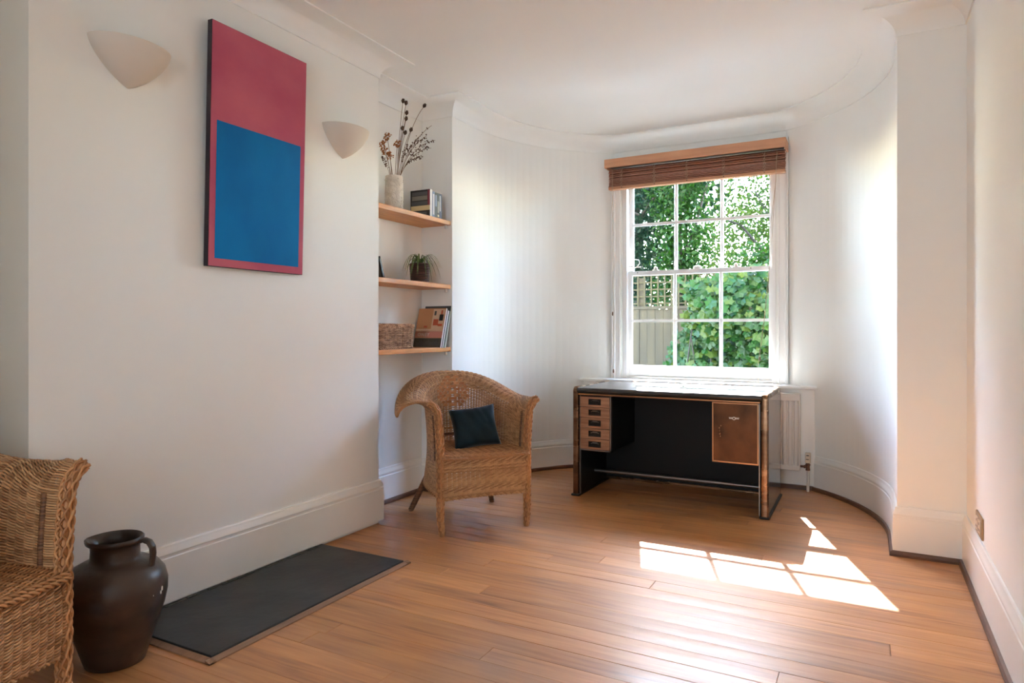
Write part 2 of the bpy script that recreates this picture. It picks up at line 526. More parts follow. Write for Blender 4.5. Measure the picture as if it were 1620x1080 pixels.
# walls
b = MB(); b.prism(sc2(path_left[1:] + [(-2.95, -2.4), (-2.95, Y0)]), 0, CZ)
struct(b.build('wall_left', M['wall']))
b = MB(); b.prism(sc2([(0.85, -2.4), (0.85, Y0), (0.375, Y0), (0.375, -2.4)]), 0, CZ)
struct(b.build('wall_right', M['wall']))
OW = 0.53                            # half width of the window opening
ZS, ZH = 0.63, 2.14                  # sill and lintel heights
YO = 4.93                            # outside face
b = MB()
b.prism(sc2(right_arc + [(CX + OW, YW), (CX + OW, YO), (0.85, YO), (0.85, Y0)]), 0, CZ)
b.prism(sc2([(CX - OW, YW)] + left_arc + [(-2.95, Y0), (-2.95, YO), (CX - OW, YO)]), 0, CZ)
b.prism(sc2([(CX - OW, YW), (CX - OW, YO), (CX + OW, YO), (CX + OW, YW)]), 0, ZS * U)
b.prism(sc2([(CX - OW, YW), (CX - OW, YO), (CX + OW, YO), (CX + OW, YW)]), ZH * U, CZ)
struct(b.build('wall_back', M['wall']))
# the storeys above, which keep the house side of the garden in shade
struct(MB().box(*h(-6.0, 5.0), *h(4.45, YO), CZ + 0.12, 8.5).build('wall_outer', M['brick']))
# wall behind the camera
struct(MB().box(-2.95 * U, 0.85 * U, -2.4 * U - 0.25, -2.4 * U, 0, CZ).build('wall_front', M['wall']))

b = MB()  # window bars added on the solid wall behind the fill lamp, no opening
fx0, fx1, fz0, fz1 = -1.28, 0.15, 0.45, 2.3
for xx in (fx0, (fx0 + fx1) / 2, fx1):
    b.box(xx - 0.03, xx + 0.03, -2.4 * U - 0.01, -2.4 * U + 0.03, fz0, fz1)
for zz in (fz0, (fz0 + fz1) / 2, fz1):
    b.box(fx0, fx1, -2.4 * U - 0.01, -2.4 * U + 0.03, zz - 0.03, zz + 0.03)
struct(b.build('added_window_frame', M['window_paint']))

# cove cornice round the whole room
chord = [(CX + RB * math.cos(A1), YW), (CX - RB * math.cos(A1), YW)]
full = path_right[:-1] + right_arc + left_arc + path_left[1:]
cd, cz = 0.125 * U, 0.089 * U
cove = [(0.0, CZ - cz - 0.006), (0.007, CZ - cz - 0.006), (0.007, CZ - cz)]
for i in range(1, 12):
    t = PI / 2 * i / 12
    cove.append((0.007 + (cd - 0.007) * (1 - math.cos(t)), CZ - cz + (cz - 0.007) * math.sin(t)))
cove += [(cd, CZ - 0.007), (cd + 0.010, CZ - 0.007), (cd + 0.010, CZ), (0, CZ)]
struct(MB().sweep(cove, sc2(full)).build('trim_1', M['ceiling'], smooth=True, angle=28))

# skirting boards
def skirt_prof(z0, top, t=0.020):
    return [(0, z0), (t, z0), (t, top - 0.052), (t - 0.003, top - 0.048), (t - 0.003, top - 0.040), (t - 0.001, top - 0.034),
            (t - 0.004, top - 0.022), (t - 0.010, top - 0.012), (t - 0.011, top - 0.004), (t - 0.014, top), (0, top)]
SKT = 0.2157 * U
struct(MB().sweep(skirt_prof(0.019, SKT + 0.01, 0.022), sc2([(-2.46, 2.73), (-2.24, 2.73), (-2.24, 1.093), (-2.46, 1.093)])).build('baseboard_left', M['trim'], smooth=True, angle=25))
bow_l = [p for p in left_arc if p[0] < -1.835]
bow_r = [p for p in right_arc if p[0] > -0.29]
struct(MB().sweep(skirt_prof(0.0, 0.205 * U), sc2(bow_l + [(-2.47, Y0), (-2.47, 2.755)])).build('baseboard_alcove', M['trim'], smooth=True, angle=25))
struct(MB().sweep(skirt_prof(0.0, SKT), sc2([(0.375, -2.38), (0.375, Y0)] + bow_r)).build('baseboard_right', M['trim'], smooth=True, angle=25))
bead = [(0.018, 0.0), (0.034, 0.0), (0.034, 0.012), (0.030, 0.022), (0.018, 0.026)]
struct(MB().sweep(bead, sc2([(0.375, -2.38), (0.375, Y0)] + bow_r)).build('trim_2', M['bead']))
struct(MB().sweep(bead, sc2(bow_l + [(-2.47, Y0), (-2.47, 2.76)])).build('trim_3', M['bead']))

# panelled box and board under the window
b = MB()
b.box(*h(-1.835, -0.292), *h(4.56, 4.70), 0.0, 0.63 * U)
b.box(*h(-0.300, -0.290), *h(4.552, 4.562), 0.0, 0.63 * U)
struct(b.build('trim_4', M['trim']))
struct(MB().box(*h(-1.83, -0.295), 4.56 * U - 0.016, 4.56 * U + 0.002, 0.0, 0.028).build('trim_5', M['bead']))
struct(MB().cbox(*h(-1.86, -0.275), *h(4.53, 4.74), 0.63 * U, 0.648 * U, 0.005).build('trim_6', M['window_paint']))

# floor: base and single boards
flo = MB()
flo.box(*h(-2.95, 0.85), *h(-2.6, 0.6), -0.05, 0.0)
flo.box(*h(-2.95, 0.85), *h(0.6, 5.0), -0.06, -0.020)
floor = struct(flo.build('floor', [M['subfloor']]))
floor.data.materials[0] = M['plank']
PW = 0.0965
row = 0; y = 0.6 * U
while y < 4.59 * U:
    ym = y + PW / 2; yh = ym / U
    if yh > YC:
        hw = math.sqrt(max(0, RB * RB - (min(yh, 4.6) - PW / 2 / U - YC) ** 2))
        x0, x1 = CX - hw, CX + hw
    elif yh > Y0: x0, x1 = CX - RB, CX + RB
    elif yh > 2.73: x0, x1 = -2.475, 0.38
    elif yh > 1.093: x0, x1 = -2.245, 0.38
    else: x0, x1 = -2.475, 0.38
    x0, x1 = x0 * U - 0.004, x1 * U + 0.004
    x = x0; first = True
    while x < x1 - 0.05:
        L = rnd.uniform(0.6, 2.6) if first else rnd.uniform(1.6, 3.0)
        first = False
        xe = min(x1, x + L)
        if x1 - xe < 0.3: xe = x1
        za, zb = rnd.uniform(-0.0012, 0.0), rnd.uniform(-0.0012, 0.0)
        ya, yb_ = y + 0.0003, y + PW - 0.0003
        xa, xb = x + 0.0005, xe - 0.0005
        c = 0.0009
        v = [(xa, ya, -0.02), (xb, ya, -0.02), (xb, yb_, -0.02), (xa, yb_, -0.02),
             (xa, ya, za - c), (xb, ya, za - c), (xb, yb_, zb - c), (xa, yb_, zb - c),
             (xa + c, ya + c, za), (xb - c, ya + c, za), (xb - c, yb_ - c, zb), (xa + c, yb_ - c, zb),
             (xa + c, ym, (za + zb) / 2 + rnd.uniform(-0.0006, 0.0008)), (xb - c, ym, (za + zb) / 2 + rnd.uniform(-0.0006, 0.0008))]
        f = [(0, 1, 5, 4), (1, 2, 6, 5), (2, 3, 7, 6), (3, 0, 4, 7), (4, 5, 9, 8), (6, 7, 11, 10), (5, 6, 10, 13, 9), (7, 4, 8, 12, 11),
             (8, 9, 13, 12), (12, 13, 10, 11)]
        MB().add(v, f).build('plank', M['plank'], floor)
        x = xe
    y += PW; row += 1

# ------------------------------------------------------------------ window
WP = M['window_paint']
gx, gw = -1.057, 0.474
yl, yu = 4.765, 4.800                       # planes of the lower and the upper sash
b = MB()                                    # box frame: linings and sill
b.box(*h(gx - 0.545, gx - gw - 0.028), *h(4.715, 4.85), 0.648 * U, 2.19 * U)
b.box(*h(gx + gw + 0.028, gx + 0.545), *h(4.715, 4.85), 0.648 * U, 2.19 * U)
b.box(*h(gx - 0.545, gx + 0.545), *h(4.715, 4.85), 2.165 * U, 2.20 * U)
b.box(*h(gx - 0.545, gx + 0.545), *h(4.72, 4.96), 0.615 * U, 0.650 * U)
win = struct(b.build('window_1', WP))
b = MB()                                    # architrave
for s in (-1, 1):
    xo, xi = gx + s * 0.603, gx + s * 0.545
    lo, hi = min(xo, xi), max(xo, xi)
    b.box(*h(lo, hi), *h(4.685, 4.702), 0.648 * U, 2.26 * U)
    b.box(*h(xo - 0.008 if s > 0 else xo, xo if s > 0 else xo + 0.008), *h(4.668, 4.69), 0.648 * U, 2.26 * U)
    b.tube([(h(xo - s * 0.018), h(4.685), 0.648 * U), (h(xo - s * 0.018), h(4.685), 2.26 * U)], 0.008, 8)
    b.tube([(h(xi), h(4.688), 0.648 * U), (h(xi), h(4.688), 2.20 * U)], 0.006, 8)
b.box(*h(gx - 0.603, gx + 0.603), *h(4.685, 4.702), 2.20 * U, 2.26 * U)
b.build('architrave', WP, win)
b = MB()                                    # staff bead inside the linings
for s in (-1, 1):
    xx = gx + s * (gw + 0.036)
    b.box(*h(xx - 0.012, xx + 0.012), *h(4.706, 4.746), 0.655 * U, 2.160 * U)
b.build('staff_bead', WP, win)
MB().cbox(*h(gx - 0.499, gx + 0.499), *h(4.709, 4.755), 0.650 * U, 0.664 * U, 0.003).build('sill_bead', WP, win)

def sash(name, yc, z0, z1, rail_b, rail_t, zbar, lab):
    b = MB()
    d0, d1 = (yc - 0.014) * U, (yc + 0.014) * U
    b.box(*h(gx - gw - 0.030, gx - gw), d0, d1, z0 * U, z1 * U)
    b.box(*h(gx + gw, gx + gw + 0.030), d0, d1, z0 * U, z1 * U)
    b.box(*h(gx - gw, gx + gw), d0, d1, z0 * U, (z0 + rail_b) * U)
    b.box(*h(gx - gw, gx + gw), d0, d1, (z1 - rail_t) * U, z1 * U)
    s = b.build(name, WP, win)
    zb0, zb1 = z0 + rail_b, z1 - rail_t
    e0, e1 = (yc - 0.011) * U, (yc + 0.011) * U
    for sx in (-1, 1):
        xx = gx + sx * 0.1605
        MB().prism([(h(xx - 0.012), e1), (h(xx - 0.012), yc * U), (h(xx - 0.004), e0), (h(xx + 0.004), e0), (h(xx + 0.012), yc * U), (h(xx + 0.012), e1)], zb0 * U, zb1 * U).build('glazing_bar', WP, s)
    MB().box(*h(gx - gw, gx + gw), e0 + 0.002, e1, (zbar - 0.010) * U, (zbar + 0.010) * U).build('glazing_bar', WP, s)
    xs = [gx - gw, gx - 0.1605, gx + 0.1605, gx + gw]
    zs = [zb0, zbar, zb1]
    for i in range(3):
        for j in range(2):
            MB().box(*h(xs[i], xs[i + 1]), yc * U - 0.0015, yc * U + 0.0015, zs[j] * U, zs[j + 1] * U).build('pane', M['glass'], s)
    return s
lo_s = sash('lower_sash', yl, 0.655, 1.432, 0.088, 0.030, 1.068, '')
up_s = sash('upper_sash', yu, 1.402, 2.165, 0.030, 0.045, 1.776, '')
# fittings on the meeting rail
b = MB()
for xx in (gx - 0.30, gx + 0.26):
    b.blob((h(xx), h(yl), 1.444 * U), 0.016, sub=1, sc=(1.2, 0.7, 1.4))
    b.box(h(xx) - 0.022, h(xx) + 0.022, h(yl) - 0.012, h(yl) + 0.012, 1.432 * U, 1.438 * U)
b.build('sash_stop', M['cord_white'], lo_s, smooth=True)
b = MB(); b.blob((h(gx + 0.0), h(yl), 1.44 * U), 0.026, sub=2, sc=(1.3, 0.5, 0.75))
b.build('sash_fastener', M['cord_white'], lo_s, smooth=True)
b = MB()
pts = [(h(gx - 0.505 + 0.10 * t / 12 * 1.0 + 0.03 * math.sin(t * 1.05)), h(yl - 0.02), (1.445 + 0.055 * abs(math.sin(t * PI / 12)) + 0.02 * math.cos(t)) * U) for t in range(13)]
b.tube(pts, 0.004, 6)
b.build('sash_cord', M['cord_white'], lo_s, smooth=True)
b = MB()
for xx in (gx - 0.43, gx + 0.36):
    b.tube([(h(xx), h(yl - 0.015), 1.42 * U), (h(xx), h(yl - 0.018), 1.42 * U)], 0.004, 8)
b.build('screw_hole', M['dark'], lo_s)

# ------------------------------------------------------------------ wooden blind
bl = tag(empty('wooden_blind', (CX * U, 4.60 * U, 2.0 * U)),
         'wooden slatted blind pulled up at the top of the window', 'blind')
def Lb(x): return (x - CX) * U
by = lambda y: (y - 4.60) * U
bz = lambda z: (z - 2.0) * U
bx0, bx1 = -1.660, -0.453
b = MB(); b.cbox(Lb(bx0), Lb(bx1), by(4.515), by(4.530), bz(2.156), bz(2.217), 0.003)
b.cbox(Lb(bx0), Lb(bx0 + 0.012), by(4.530), by(4.68), bz(2.156), bz(2.217), 0.002)
b.cbox(Lb(bx1 - 0.012), Lb(bx1), by(4.530), by(4.68), bz(2.156), bz(2.217), 0.002)
b.build('valance', M['blind_light'], bl)
MB().box(Lb(bx0 + 0.02), Lb(bx1 - 0.02), by(4.56), by(4.61), bz(2.165), bz(2.212)).build('head_rail', M['steel'], bl)
sx0, sx1 = -1.645, -0.462
zs = 2.150
NS = 14
for i in range(NS):
    z = 2.150 - 0.0093 * i
    tilt = R(rnd.uniform(20, 36))
    mm = Matrix.Translation((0, by(4.585), bz(z))) @ Matrix.Rotation(tilt, 4, 'X')
    MB().box(Lb(sx0 + rnd.uniform(-.002, .002)), Lb(sx1 + rnd.uniform(-.002, .002)), -0.024, 0.024, -0.0016, 0.0016, M4=mm).build('slat', M['blind_wood'], bl)
br = MB().cbox(Lb(sx0), Lb(sx1), by(4.562), by(4.608), bz(2.007), bz(2.027), 0.003).build('bottom_rail', M['blind_light'], bl)
fr = [0.085, 0.285, 0.475, 0.68, 0.895]
for q in fr:
    xx = sx0 + (sx1 - sx0) * q
    b = MB()
    for k in range(3):
        pts = [(Lb(xx) + 0.006 * math.sin(t * 2.1 + k * 2 + q * 9) + (k - 1) * 0.006, by(4.558) + 0.004 * math.cos(t * 1.7 + k) - 0.006, bz(2.155 - 0.0085 * t)) for t in range(17)]
        b.tube(pts, 0.0013, 5)
    b.build('ladder_cord', M['cord'], bl)
    b = MB(); b.tube([(Lb(xx), by(4.556), bz(2.017)), (Lb(xx), by(4.562), bz(2.017))], 0.004, 8)
    b.build('cord_plug', M['acorn'], bl)
b = MB()
b.tube([(Lb(-1.613), by(4.548), bz(2.155)), (Lb(-1.612), by(4.552), bz(1.6)), (Lb(-1.609), by(4.552), bz(1.13))], 0.0014, 5)
b.tube([(Lb(-1.607), by(4.548), bz(2.155)), (Lb(-1.604), by(4.552), bz(1.4)), (Lb(-1.603), by(4.552), bz(0.72))], 0.0014, 5)
lc = b.build('lift_cord', M['cord'], bl)
def acorn(x, y, z, parent):
    MB().lathe([(0.002, 0.030), (0.005, 0.024), (0.0065, 0.008), (0.004, 0.0), (0.001, -0.002)], 10).build('cord_end', M['acorn'], parent, smooth=True, loc=(x, y, z))
acorn(Lb(-1.609), by(4.552), bz(1.105), lc); acorn(Lb(-1.603), by(4.552), bz(0.695), lc)
b = MB()
b.tube([(Lb(-0.512), by(4.548), bz(2.14)), (Lb(-0.516), by(4.552), bz(1.95)), (Lb(-0.545), by(4.56), bz(1.70)), (Lb(-0.555), by(4.56), bz(1.45)),
        (Lb(-0.590), by(4.565), bz(1.05)), (Lb(-0.625), by(4.57), bz(0.80)), (Lb(-0.628), by(4.60), bz(0.66))], 0.0014, 5)
b.tube([(Lb(-0.506), by(4.548), bz(2.14)), (Lb(-0.520), by(4.552), bz(1.9)), (Lb(-0.560), by(4.56), bz(1.3)), (Lb(-0.615), by(4.57), bz(0.82))], 0.0014, 5)
tc_ = b.build('tilt_cord', M['cord'], bl)
acorn(Lb(-0.615), by(4.57), bz(0.80), tc_)

# ------------------------------------------------------------------ radiator
rx0, rx1 = -1.75, -0.372
rad = tag(empty('radiator', ((rx0 + rx1) / 2 * U, 4.50 * U, 0.125 * U)), 'white ribbed panel radiator behind the desk under the window', 'radiator')
rw = (rx1 - rx0) / 2 * U
zt = 0.475 * U
b = MB()
npan = 42; pw = 2 * rw / npan
poly = []
for i in range(npan):
    x = -rw + i * pw
    poly += [(x, 0.0), (x + pw * 0.18, -0.010), (x + pw * 0.62, -0.010), (x + pw * 0.8, 0.0)]
poly += [(rw, 0.0), (rw, 0.012), (-rw, 0.012)]
b.prism(poly, 0.035, zt - 0.045)
b.cbox(-rw, rw, -0.012, 0.012, 0.0, 0.036, 0.004)
b.cbox(-rw, rw, -0.012, 0.012, zt - 0.046, zt - 0.004, 0.004)
b.build('front_panel', M['radiator'], rad)
b = MB()
b.cbox(-rw, rw, -0.012, 0.045, zt - 0.004, zt + 0.004, 0.002)
b.build('top_grille', M['radiator'], rad)
for s in (-1, 1):
    MB().cbox(s * rw - 0.004, s * rw + 0.004, -0.012, 0.045, 0.004, zt, 0.002).build('side_cover', M['radiator'], rad)
MB().box(-rw + 0.1, -rw + 0.15, 0.012, 0.066, 0.05, zt - 0.05).build('bracket', M['radiator'], rad)
MB().box(rw - 0.15, rw - 0.1, 0.012, 0.066, 0.05, zt - 0.05).build('bracket', M['radiator'], rad)
vx = -0.325 * U - (rx0 + rx1) / 2 * U; vy = 0.005
b = MB()
b.cbox(vx - 0.017, vx + 0.017, vy - 0.017, vy + 0.017, 0.058, 0.128, 0.004)
hd = b.build('valve_head', M['cream'], rad)
b = MB(); b.box(vx - 0.008, vx + 0.008, vy - 0.0185, vy - 0.016, 0.108, 0.114); b.box(vx - 0.010, vx + 0.008, vy - 0.0185, vy - 0.016, 0.082, 0.087)
o = b.build('marking', M['dark'], hd); o['kind'] = 'stuff'
b = MB()
b.tube([(vx, vy, 0.058), (vx, vy, 0.010)], 0.012, 12)
b.tube([(vx, vy, 0.050), (vx, vy, 0.042)], 0.017, 8)
b.tube([(vx, vy, 0.032), (rw - 0.002, vy, 0.032)], 0.008, 10)
b.tube([(vx - 0.014, vy, 0.032), (vx - 0.024, vy, 0.032)], 0.012, 6)
b.tube([(vx, vy, 0.020), (vx, vy, 0.008)], 0.015, 8)
b.build('valve_body', M['copper_pipe'], rad, smooth=True, angle=40)
b = MB(); b.tube([(vx, vy, 0.012), (vx + 0.001, vy, -0.05), (vx, vy, -0.1365)], 0.0095, 12)
b.build('supply_pipe', M['radiator'], rad, smooth=True, angle=40)

# ------------------------------------------------------------------ desk
dx0, dx1, dy0, dy1, dzt = -1.578, -0.461, 3.738, 4.319, 0.655
dcx, dcy = (dx0 + dx1) / 2, (dy0 + dy1) / 2
dk = tag(empty('desk', (dcx * U, dcy * U, 0)), 'black and bronze vintage desk with drawers under the window', 'desk')
X = lambda x: (x - dcx) * U
Yd = lambda y: (y - dcy) * U
lw = 0.040                                      # width of the metal bands
# black top with rounded front
b = MB()
prof = [(Yd(dy0 - 0.004), 0.620 * U)]
for i in range(9):
    t = -PI / 2 + PI * i / 8
    prof.append((Yd(dy0 + 0.006) - 0.016 * math.cos(t), 0.6375 * U + 0.0165 * U * math.sin(t)))
prof = prof[1:]
prof += [(Yd(dy1), 0.654 * U), (Yd(dy1), 0.621 * U)]
n = len(prof)
xa, xb = X(dx0 + lw * 0.85), X(dx1 - lw * 0.85)
b.add([(xa, p, z) for p, z in prof] + [(xb, p, z) for p, z in prof],
      [tuple(range(n)), tuple(range(2 * n - 1, n - 1, -1))] + [(i, n + i, n + (i + 1) % n, (i + 1) % n) for i in range(n)])
b.build('desk_top', M['black_top'], dk, smooth=True, angle=40)
MB().cbox(X(dx0 + lw), X(dx1 - lw), Yd(dy0 - 0.004), Yd(dy0 + 0.010), 0.611 * U, 0.6195 * U, 0.002).build('edge_strip', M['bronze_strip'], dk)
MB().box(X(dx0 + lw), X(dx1 - lw), Yd(dy0 + 0.012), Yd(dy1 - 0.01), 0.606 * U, 0.6205 * U).build('apron', M['black_panel'], dk)
# end frames: an inverted U of rounded bronze band round a gloss black panel
def end_frame(s):
    xo = dx0 if s < 0 else dx1
    xi = xo - s * lw
    lo, hi = min(xo, xi), max(xo, xi)
    path = [(Yd(dy0 + 0.018), 0.012)]
    zc = dzt * U - 0.03
    for i in range(9):
        t = PI - PI / 2 * i / 8
        path.append((Yd(dy0) + 0.030 + 0.030 * math.cos(t) + 0.0, zc + 0.036 * math.sin(t)))
    path[0] = (Yd(dy0), 0.012)
    for i in range(9):
        t = PI / 2 - PI / 2 * i / 8
        path.append((Yd(dy1) - 0.030 + 0.030 * math.cos(t), zc + 0.036 * math.sin(t)))
    path.append((Yd(dy1), 0.012))
    P2 = [Vector(p) for p in path]
    T = 0.030
    prof = [(-0.5, 0.0), (-0.5, -0.45), (-0.36, -0.9), (0, -1.0), (0.36, -0.9), (0.5, -0.45), (0.5, 0.0), (0.30, 0.06), (-0.30, 0.06)]
    b = MB(); k = len(prof); v = []
    mid = X((lo + hi) / 2); w = (hi - lo) * U
    for i in range(len(P2)):
        d0 = (P2[i] - P2[max(0, i - 1)]); d1 = (P2[min(len(P2) - 1, i + 1)] - P2[i])
        d = (d0.normalized() if d0.length > 0 else d1.normalized()) + (d1.normalized() if d1.length > 0 else d0.normalized())
        d.normalize()
        nrm = Vector((-d.y, d.x))              # outward (left of path = out)
        if i in (0, len(P2) - 1): nrm = Vector((-1, 0)) if i == 0 else Vector((1, 0))
        for px_, q in prof:
            o = nrm * (0.0)
            v.append((mid + px_ * w, P2[i].x - nrm.x * T * (1 + q), P2[i].y - nrm.y * T * (1 + q)))
    f = []
    for i in range(len(P2) - 1):
        for j in range(k):
            q = (j + 1) % k
            f.append((i * k + j, i * k + q, (i + 1) * k + q, (i + 1) * k + j))
    f += [tuple(range(k)), tuple((len(P2) - 1) * k + j for j in range(k))]
    b.add(v, f)
    fr_ = b.build('end_frame', M['bronze'], dk, smooth=True, angle=50)
    MB().box(X(xo - s * 0.004) - 0.004, X(xo - s * 0.004) + 0.004, Yd(dy0) + 0.024, Yd(dy1) - 0.024, 0.014, dzt * U - 0.024).build('end_panel', M['black_gloss'], dk)
    MB().box(X(xi) - 0.003, X(xi) + 0.003, Yd(dy0) + 0.03, Yd(dy1) - 0.03, 0.014, 0.606 * U).build('inner_panel', M['black_panel'], dk)
    xi2 = X(xi - s * 0.003)
    MB().box(min(xi2, xi2 - s * 0.006), max(xi2, xi2 - s * 0.006), Yd(dy0) + 0.012, Yd(dy0) + 0.030, 0.014, 0.606 * U).build('inner_strip', M['steel'], dk)
    b = MB(); b.cbox(X(lo - 0.005), X(hi + 0.007), Yd(dy0 - 0.006), Yd(dy1 + 0.006), 0.0, 0.013, 0.003)
    b.build('foot_rail', M['pull_dark'], dk)
end_frame(-1); end_frame(1)
MB().box(X(dx0 + lw), X(dx1 - lw), Yd(4.22), Yd(4.235), 0.034 * U, 0.606 * U).build('modesty_panel', M['black_panel'], dk)
b = MB(); b.cbox(X(dx0 + lw), X(dx1 - lw), Yd(4.205), Yd(4.222), 0.018 * U, 0.034 * U, 0.004); b.build('bottom_rail', M['bronze'], dk)
b = MB(); b.tube([(X(dx0 + lw), Yd(4.01), 0.107 * U), (X(dx1 - lw), Yd(4.01), 0.107 * U)], 0.013, 14); b.build('foot_bar', M['steel'], dk, smooth=True, angle=40)
# drawer pedestal
px0, px1 = dx0 + lw + 0.006, -1.338
ped = MB()
ped.box(X(px0), X(px1), Yd(3.775), Yd(4.20), 0.276 * U, 0.606 * U)
ped.box(X(px1 - 0.007), X(px1), Yd(3.755), Yd(3.776), 0.276 * U, 0.606 * U)
ped.box(X(px0), X(px1), Yd(3.755), Yd(3.776), 0.276 * U, 0.284 * U)
ped.mi = [0] * 6 + [1] * 12
ped_o = ped.build('drawer_pedestal', [M['black_panel'], M['steel']], dk)
dh = (0.602 - 0.285) / 5
for i in range(5):
    z0 = (0.285 + dh * i) * U + 0.0014; z1 = (0.285 + dh * (i + 1)) * U - 0.0014
    xm = (X(px0) + X(px1 - 0.007)) / 2
    b = MB(); y0_, y1_ = Yd(3.750), Yd(3.7745)
    xl, xr = X(px0) + 0.001, X(px1 - 0.008)
    zc = (z0 + z1) / 2
    hw_, hh_ = 0.043, 0.019
    # front with a hole for the recessed pull
    b.box(xl, xm - hw_, y0_, y1_, z0, z1); b.box(xm + hw_, xr, y0_, y1_, z0, z1)
    b.box(xm - hw_, xm + hw_, y0_, y1_, z0, zc - hh_); b.box(xm - hw_, xm + hw_, y0_, y1_, zc + hh_, z1)
    dr = b.build('drawer', M['drawer_wood'], ped_o)
    b = MB()
    b.box(xm - hw_, xm + hw_, y0_ + 0.012, y1_, zc - hh_, zc + hh_, 0)
    b.box(xm - hw_, xm + hw_, y0_ - 0.001, y0_ + 0.012, zc + hh_ - 0.003, zc + hh_, 0)
    b.box(xm - hw_, xm + hw_, y0_ - 0.001, y0_ + 0.012, zc - hh_, zc - hh_ + 0.003, 0)
    b.box(xm - hw_, xm - hw_ + 0.003, y0_ - 0.001, y0_ + 0.012, zc - hh_, zc + hh_, 0)
    b.box(xm + hw_ - 0.003, xm + hw_, y0_ - 0.001, y0_ + 0.012, zc - hh_, zc + hh_, 0)
    b.tube([(xm - 0.028, y0_ + 0.004, zc + 0.004), (xm - 0.014, y0_ - 0.001, zc + 0.010), (xm + 0.014, y0_ - 0.001, zc + 0.010), (xm + 0.028, y0_ + 0.004, zc + 0.004)], 0.0022, 6, mi=1)
    b.box(xm - 0.016, xm + 0.016, y0_ + 0.004, y0_ + 0.010, zc + 0.006, zc + 0.0125, 1)
    # rides with its drawer, third level below the pedestal, so it is joined to the pedestal's level
    b.build('drawer_pull', [M['pull_dark'], M['steel']], ped_o)
# cupboard on the right
cx0, cx1 = -0.750, dx1 - lw - 0.012
b = MB(); b.box(X(cx0), X(cx1), Yd(3.772), Yd(4.20), 0.279 * U, 0.606 * U)
cup = b.build('cupboard', M['black_panel'], dk)
b = MB()
b.cbox(X(cx0), X(cx1), Yd(3.752), Yd(3.772), 0.281 * U, 0.604 * U, 0.003)
door = b.build('cupboard_door', M['copper_door'], cup)
b = MB()
for (a0, a1, c0, c1) in ((cx0 - 0.002, cx0 + 0.004, 0.279, 0.606), (cx1 - 0.004, cx1 + 0.002, 0.279, 0.606), (cx0, cx1, 0.279, 0.287), (cx0, cx1, 0.600, 0.606)):
    b.cbox(X(a0), X(a1), Yd(3.747), Yd(3.756), c0 * U, c1 * U, 0.001)
b.build('door_rim', M['bronze_strip'], cup)
b = MB()
ex, ez = X(-0.637), 0.522 * U
b.box(ex - 0.028, ex + 0.028, Yd(3.752) - 0.003, Yd(3.752), ez - 0.0028, ez + 0.0012)
b.box(ex - 0.030, ex + 0.030, Yd(3.752) - 0.0022, Yd(3.752), ez + 0.003, ez + 0.0055)
b.tube([(ex, Yd(3.752), ez), (ex, Yd(3.752) - 0.004, ez)], 0.0095, 16)
b.build('emblem', M['silver'], cup)
b = MB()
b.tube([(ex, Yd(3.752) - 0.0035, ez), (ex, Yd(3.752) - 0.0048, ez)], 0.0058, 14)
b.build('emblem_centre', M['copper_door'], cup)
b = MB()
for (ox, oz, r_) in ((-0.716, 0.465, .007), (-0.713, 0.450, .006), (-0.712, 0.435, .007), (-0.709, 0.421, .005), (-0.706, 0.478, .004)):
    bm = MB(); b.blob((X(ox), Yd(3.752), oz * U), r_, sub=1, sc=(0.8, 0.25, 1.2))
b.build('lock_scar', M['scar'], cup, smooth=True)

# ------------------------------------------------------------------ hearth
he = tag(empty('hearth', h(-1.96, 1.83, 0)), 'black slate hearth slab with thin wooden border on the floor', 'hearth')
hx = lambda x: (x + 1.96) * U
hy = lambda y: (y - 1.83) * U
b = MB(); b.cbox(hx(-2.222), hx(-1.752), hy(1.352), hy(2.302), 0.004, 0.0165, 0.003); b.build('slab', M['slate'], he)
def mould(p0, p1, out):
    pass
b = MB()
prof = [(0.0, 0.0), (0.0, 0.0045), (0.018, 0.0105), (0.024, 0.0105), (0.024, 0.0)]
outer = [(hx(-2.215), hy(1.330)), (hx(-1.730), hy(1.330)), (hx(-1.730), hy(2.324)), (hx(-2.215), hy(2.324))]
for i in range(3):
    MB().sweep(prof, [outer[i], outer[i + 1]] if i != 1 else [outer[1], outer[2]]).build('border_strip', M['hearth_wood'], he)
b = MB()
rr_ = random.Random(3)
pts_ = [(hx(-2.208), hy(1.36 + 0.9 * i / 30)) for i in range(31)]
for (xx, yy) in pts_[:-1]:
    w_ = rr_.uniform(0.004, 0.012)
    b.box(xx - 0.006, xx + w_, yy, yy + 0.9 / 30 * U, 0.012, 0.0165 + rr_.uniform(0, 0.004))
b.build('mortar_joint', M['mortar'], he)

# ------------------------------------------------------------------ picture on the chimney breast
pic = tag(empty('painting', h(-2.24, 1.93, 1.245)), 'tall pink and blue colour-field canvas on the left wall', 'painting')
pic.location.x += 0.008
pic.rotation_euler = (0, R(1.55), 0)
ph, pw_ = 0.932 * U, 0.24 * U
b = MB(); b.box(0, 0.026, -pw_, pw_, 0, ph); b.build('canvas_side', M['canvas_edge'], pic)
MB().box(0.026, 0.0285, -pw_ + 0.002, pw_ - 0.002, 0.002, ph - 0.002).build('pink_ground', M['paint_pink'], pic)
MB().box(0.0285, 0.0295, -pw_ + 0.03, pw_ - 0.03, 0.035, ph * 0.60).build('blue_field', M['paint_blue'], pic)

